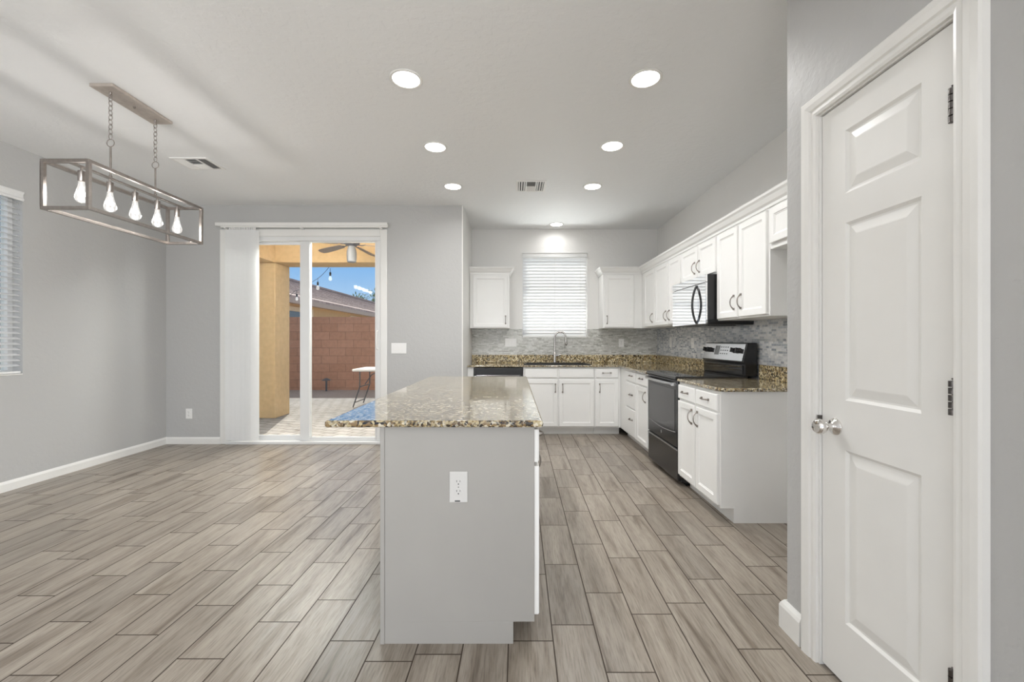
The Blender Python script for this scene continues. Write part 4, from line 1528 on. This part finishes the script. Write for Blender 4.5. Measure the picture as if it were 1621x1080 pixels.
# path light
r = thing('path_light', 'small dark garden path light in front of the block wall', 'garden light', (-4.80, 10.85, ZG - .005))
B().tube([(0, 0, 0), (0, 0, .28)], .022, 10).build('stem', M_GREY, r)
B().lathe([(.11, .275), (.105, .29), (.03, .33), (.0001, .335)], (0, 0, 0), 'z', 20).build('hood', M_GREY, r)

# neighbour's house: eave runs away from the camera
r = thing('neighbour_house', 'tan stucco neighbouring house with a brown tile roof beyond the wall', 'house', (-7.9, 12.2, ZG - .12))
hz = -(ZG - .12)
B().box(-9.6, 0, 1.0, 24, 0, 2.72 + hz).build('wall', M_STUCCO2, r)
ev, rg_ = 2.78 + hz, 4.72 + hz
roof = B()
roof.add([(.45, .0, ev), (.45, 25, ev), (-4.5, 25, rg_), (-4.5, .0, rg_), (.45, 0, ev - .08), (.45, 25, ev - .08), (-4.5, 25, rg_ - .08), (-4.5, 0, rg_ - .08)],
         [(0, 1, 2, 3), (4, 7, 6, 5), (0, 4, 5, 1), (3, 2, 6, 7), (0, 3, 7, 4), (1, 5, 6, 2)])
roof.add([(-9.45, .0, ev), (-9.45, 25, ev), (-4.5, 25, rg_), (-4.5, .0, rg_), (-9.45, 0, ev - .08), (-9.45, 25, ev - .08), (-4.5, 25, rg_ - .08), (-4.5, 0, rg_ - .08)],
         [(3, 2, 1, 0), (5, 6, 7, 4), (0, 1, 5, 4), (0, 4, 7, 3), (1, 2, 6, 5)])
roof.build('roof', M_RTILE, r)
B().add([(.0, .9, 2.72 + hz), (-9.6, .9, 2.72 + hz), (-4.5, .9, rg_ - .09), (0, 1.0, 2.72 + hz), (-9.6, 1.0, 2.72 + hz), (-4.5, 1.0, rg_ - .09)],
        [(0, 1, 2), (3, 5, 4), (0, 3, 4, 1), (0, 2, 5, 3), (1, 4, 5, 2)]).build('gable', M_STUCCO2, r)
B().box(.42, .47, .0, 25, ev - .26, ev - .085).box(-.02, .42, .05, 25, ev - .22, ev - .2).build('fascia', plain('brown_fascia', (.47, .36, .29, 1), .8), r)
rt = B()
for i in range(1, 16):
    t_ = i / 16
    rt.box(.45 - 4.95 * t_ - .02, .45 - 4.95 * t_ + .03, 0, 25, ev + 1.94 * t_ - .005, ev + 1.94 * t_ + .025)
rt.build('tile_courses', M_RTILE, r)
for (y0_, y1_) in ((2.2, 4.4), (8.2, 11.5)):
    B().box(.001, .05, y0_, y1_, 2.30 + hz, 2.46 + hz).box(.001, .05, y0_, y1_, .9 + hz, 1.0 + hz).box(.001, .05, y0_, y0_ + .12, 1.001 + hz, 2.299 + hz).box(.001, .05, y1_ - .12, y1_, 1.001 + hz, 2.299 + hz).build('window_surround', M_FOAM, r)
    B().box(.001, .012, y0_ + .121, y1_ - .121, 1.001 + hz, 2.299 + hz).build('window_pane', plain('dark_window', (.12, .14, .15, 1), .1), r)
for (x, y_, zz) in ((-2.4, 7, 0), (-4.3, 13, 0)):
    z_ = ev + (.45 - x) * (1.94 / 4.95)
    B().tube([(x, y_, z_ - .05), (x, y_, z_ + .3)], .06, 10).build('roof_vent', M_GREY, r)

# trees behind the house
M_LEAF = plain('desert_tree_leaves', (.16, .22, .07, 1), .8, noise=.35, nscale=3)
M_BARK = plain('tree_bark', (.16, .11, .07, 1), .9, noise=.2)


def tree(x, y_, h_, cr, label, n=900):
    t = thing('tree', label, 'tree', (x, y_, ZG - .125), 0, 'trees beyond the block wall')
    rnd = random.Random(int(x * 10))
    tb = B().tube([(0, 0, 0), (.1, 0, h_ * .3), (0, .1, h_ * .6)], [.16, .12, .07], 8)
    tips = []
    for i in range(16):
        a, e = rnd.random() * 2 * PI, .4 + rnd.random() * .9
        tip = Vector((math.cos(a) * cr * math.cos(e), math.sin(a) * cr * math.cos(e), h_ * .62 + cr * .9 * math.sin(e)))
        tb.tube([(0, .05, h_ * .45), tuple(tip * .5 + Vector((0, 0, h_ * .28))), tuple(tip)], [.05, .03, .01], 6)
        tips.append(tip)
    tb.build('trunk', M_BARK, t)
    lb = B()
    for i in range(n):
        tp = rnd.choice(tips)
        k_ = rnd.random() ** .5
        c = Vector((0, 0, h_ * .55)).lerp(tp, .45 + .6 * k_) + Vector([rnd.gauss(0, cr * .13) for _ in range(3)])
        d = Vector([rnd.gauss(0, 1) for _ in range(3)]).normalized()
        e_ = d.cross(Vector((0, 0, 1))).normalized()
        s_ = .10 + rnd.random() * .1
        lb.add([c - d * s_, c + e_ * s_ * .35, c + d * s_, c - e_ * s_ * .35], [(0, 1, 2, 3)])
    o_ = lb.build('foliage', M_LEAF, t)
    return t


tree(-14.5, 44, 6.6, 2.6, 'sparse green tree rising over the far end of the tile roof', 1500)
tree(-19, 48, 5.6, 2.2, 'smaller leafy tree top just left of the tall sparse one', 1000)
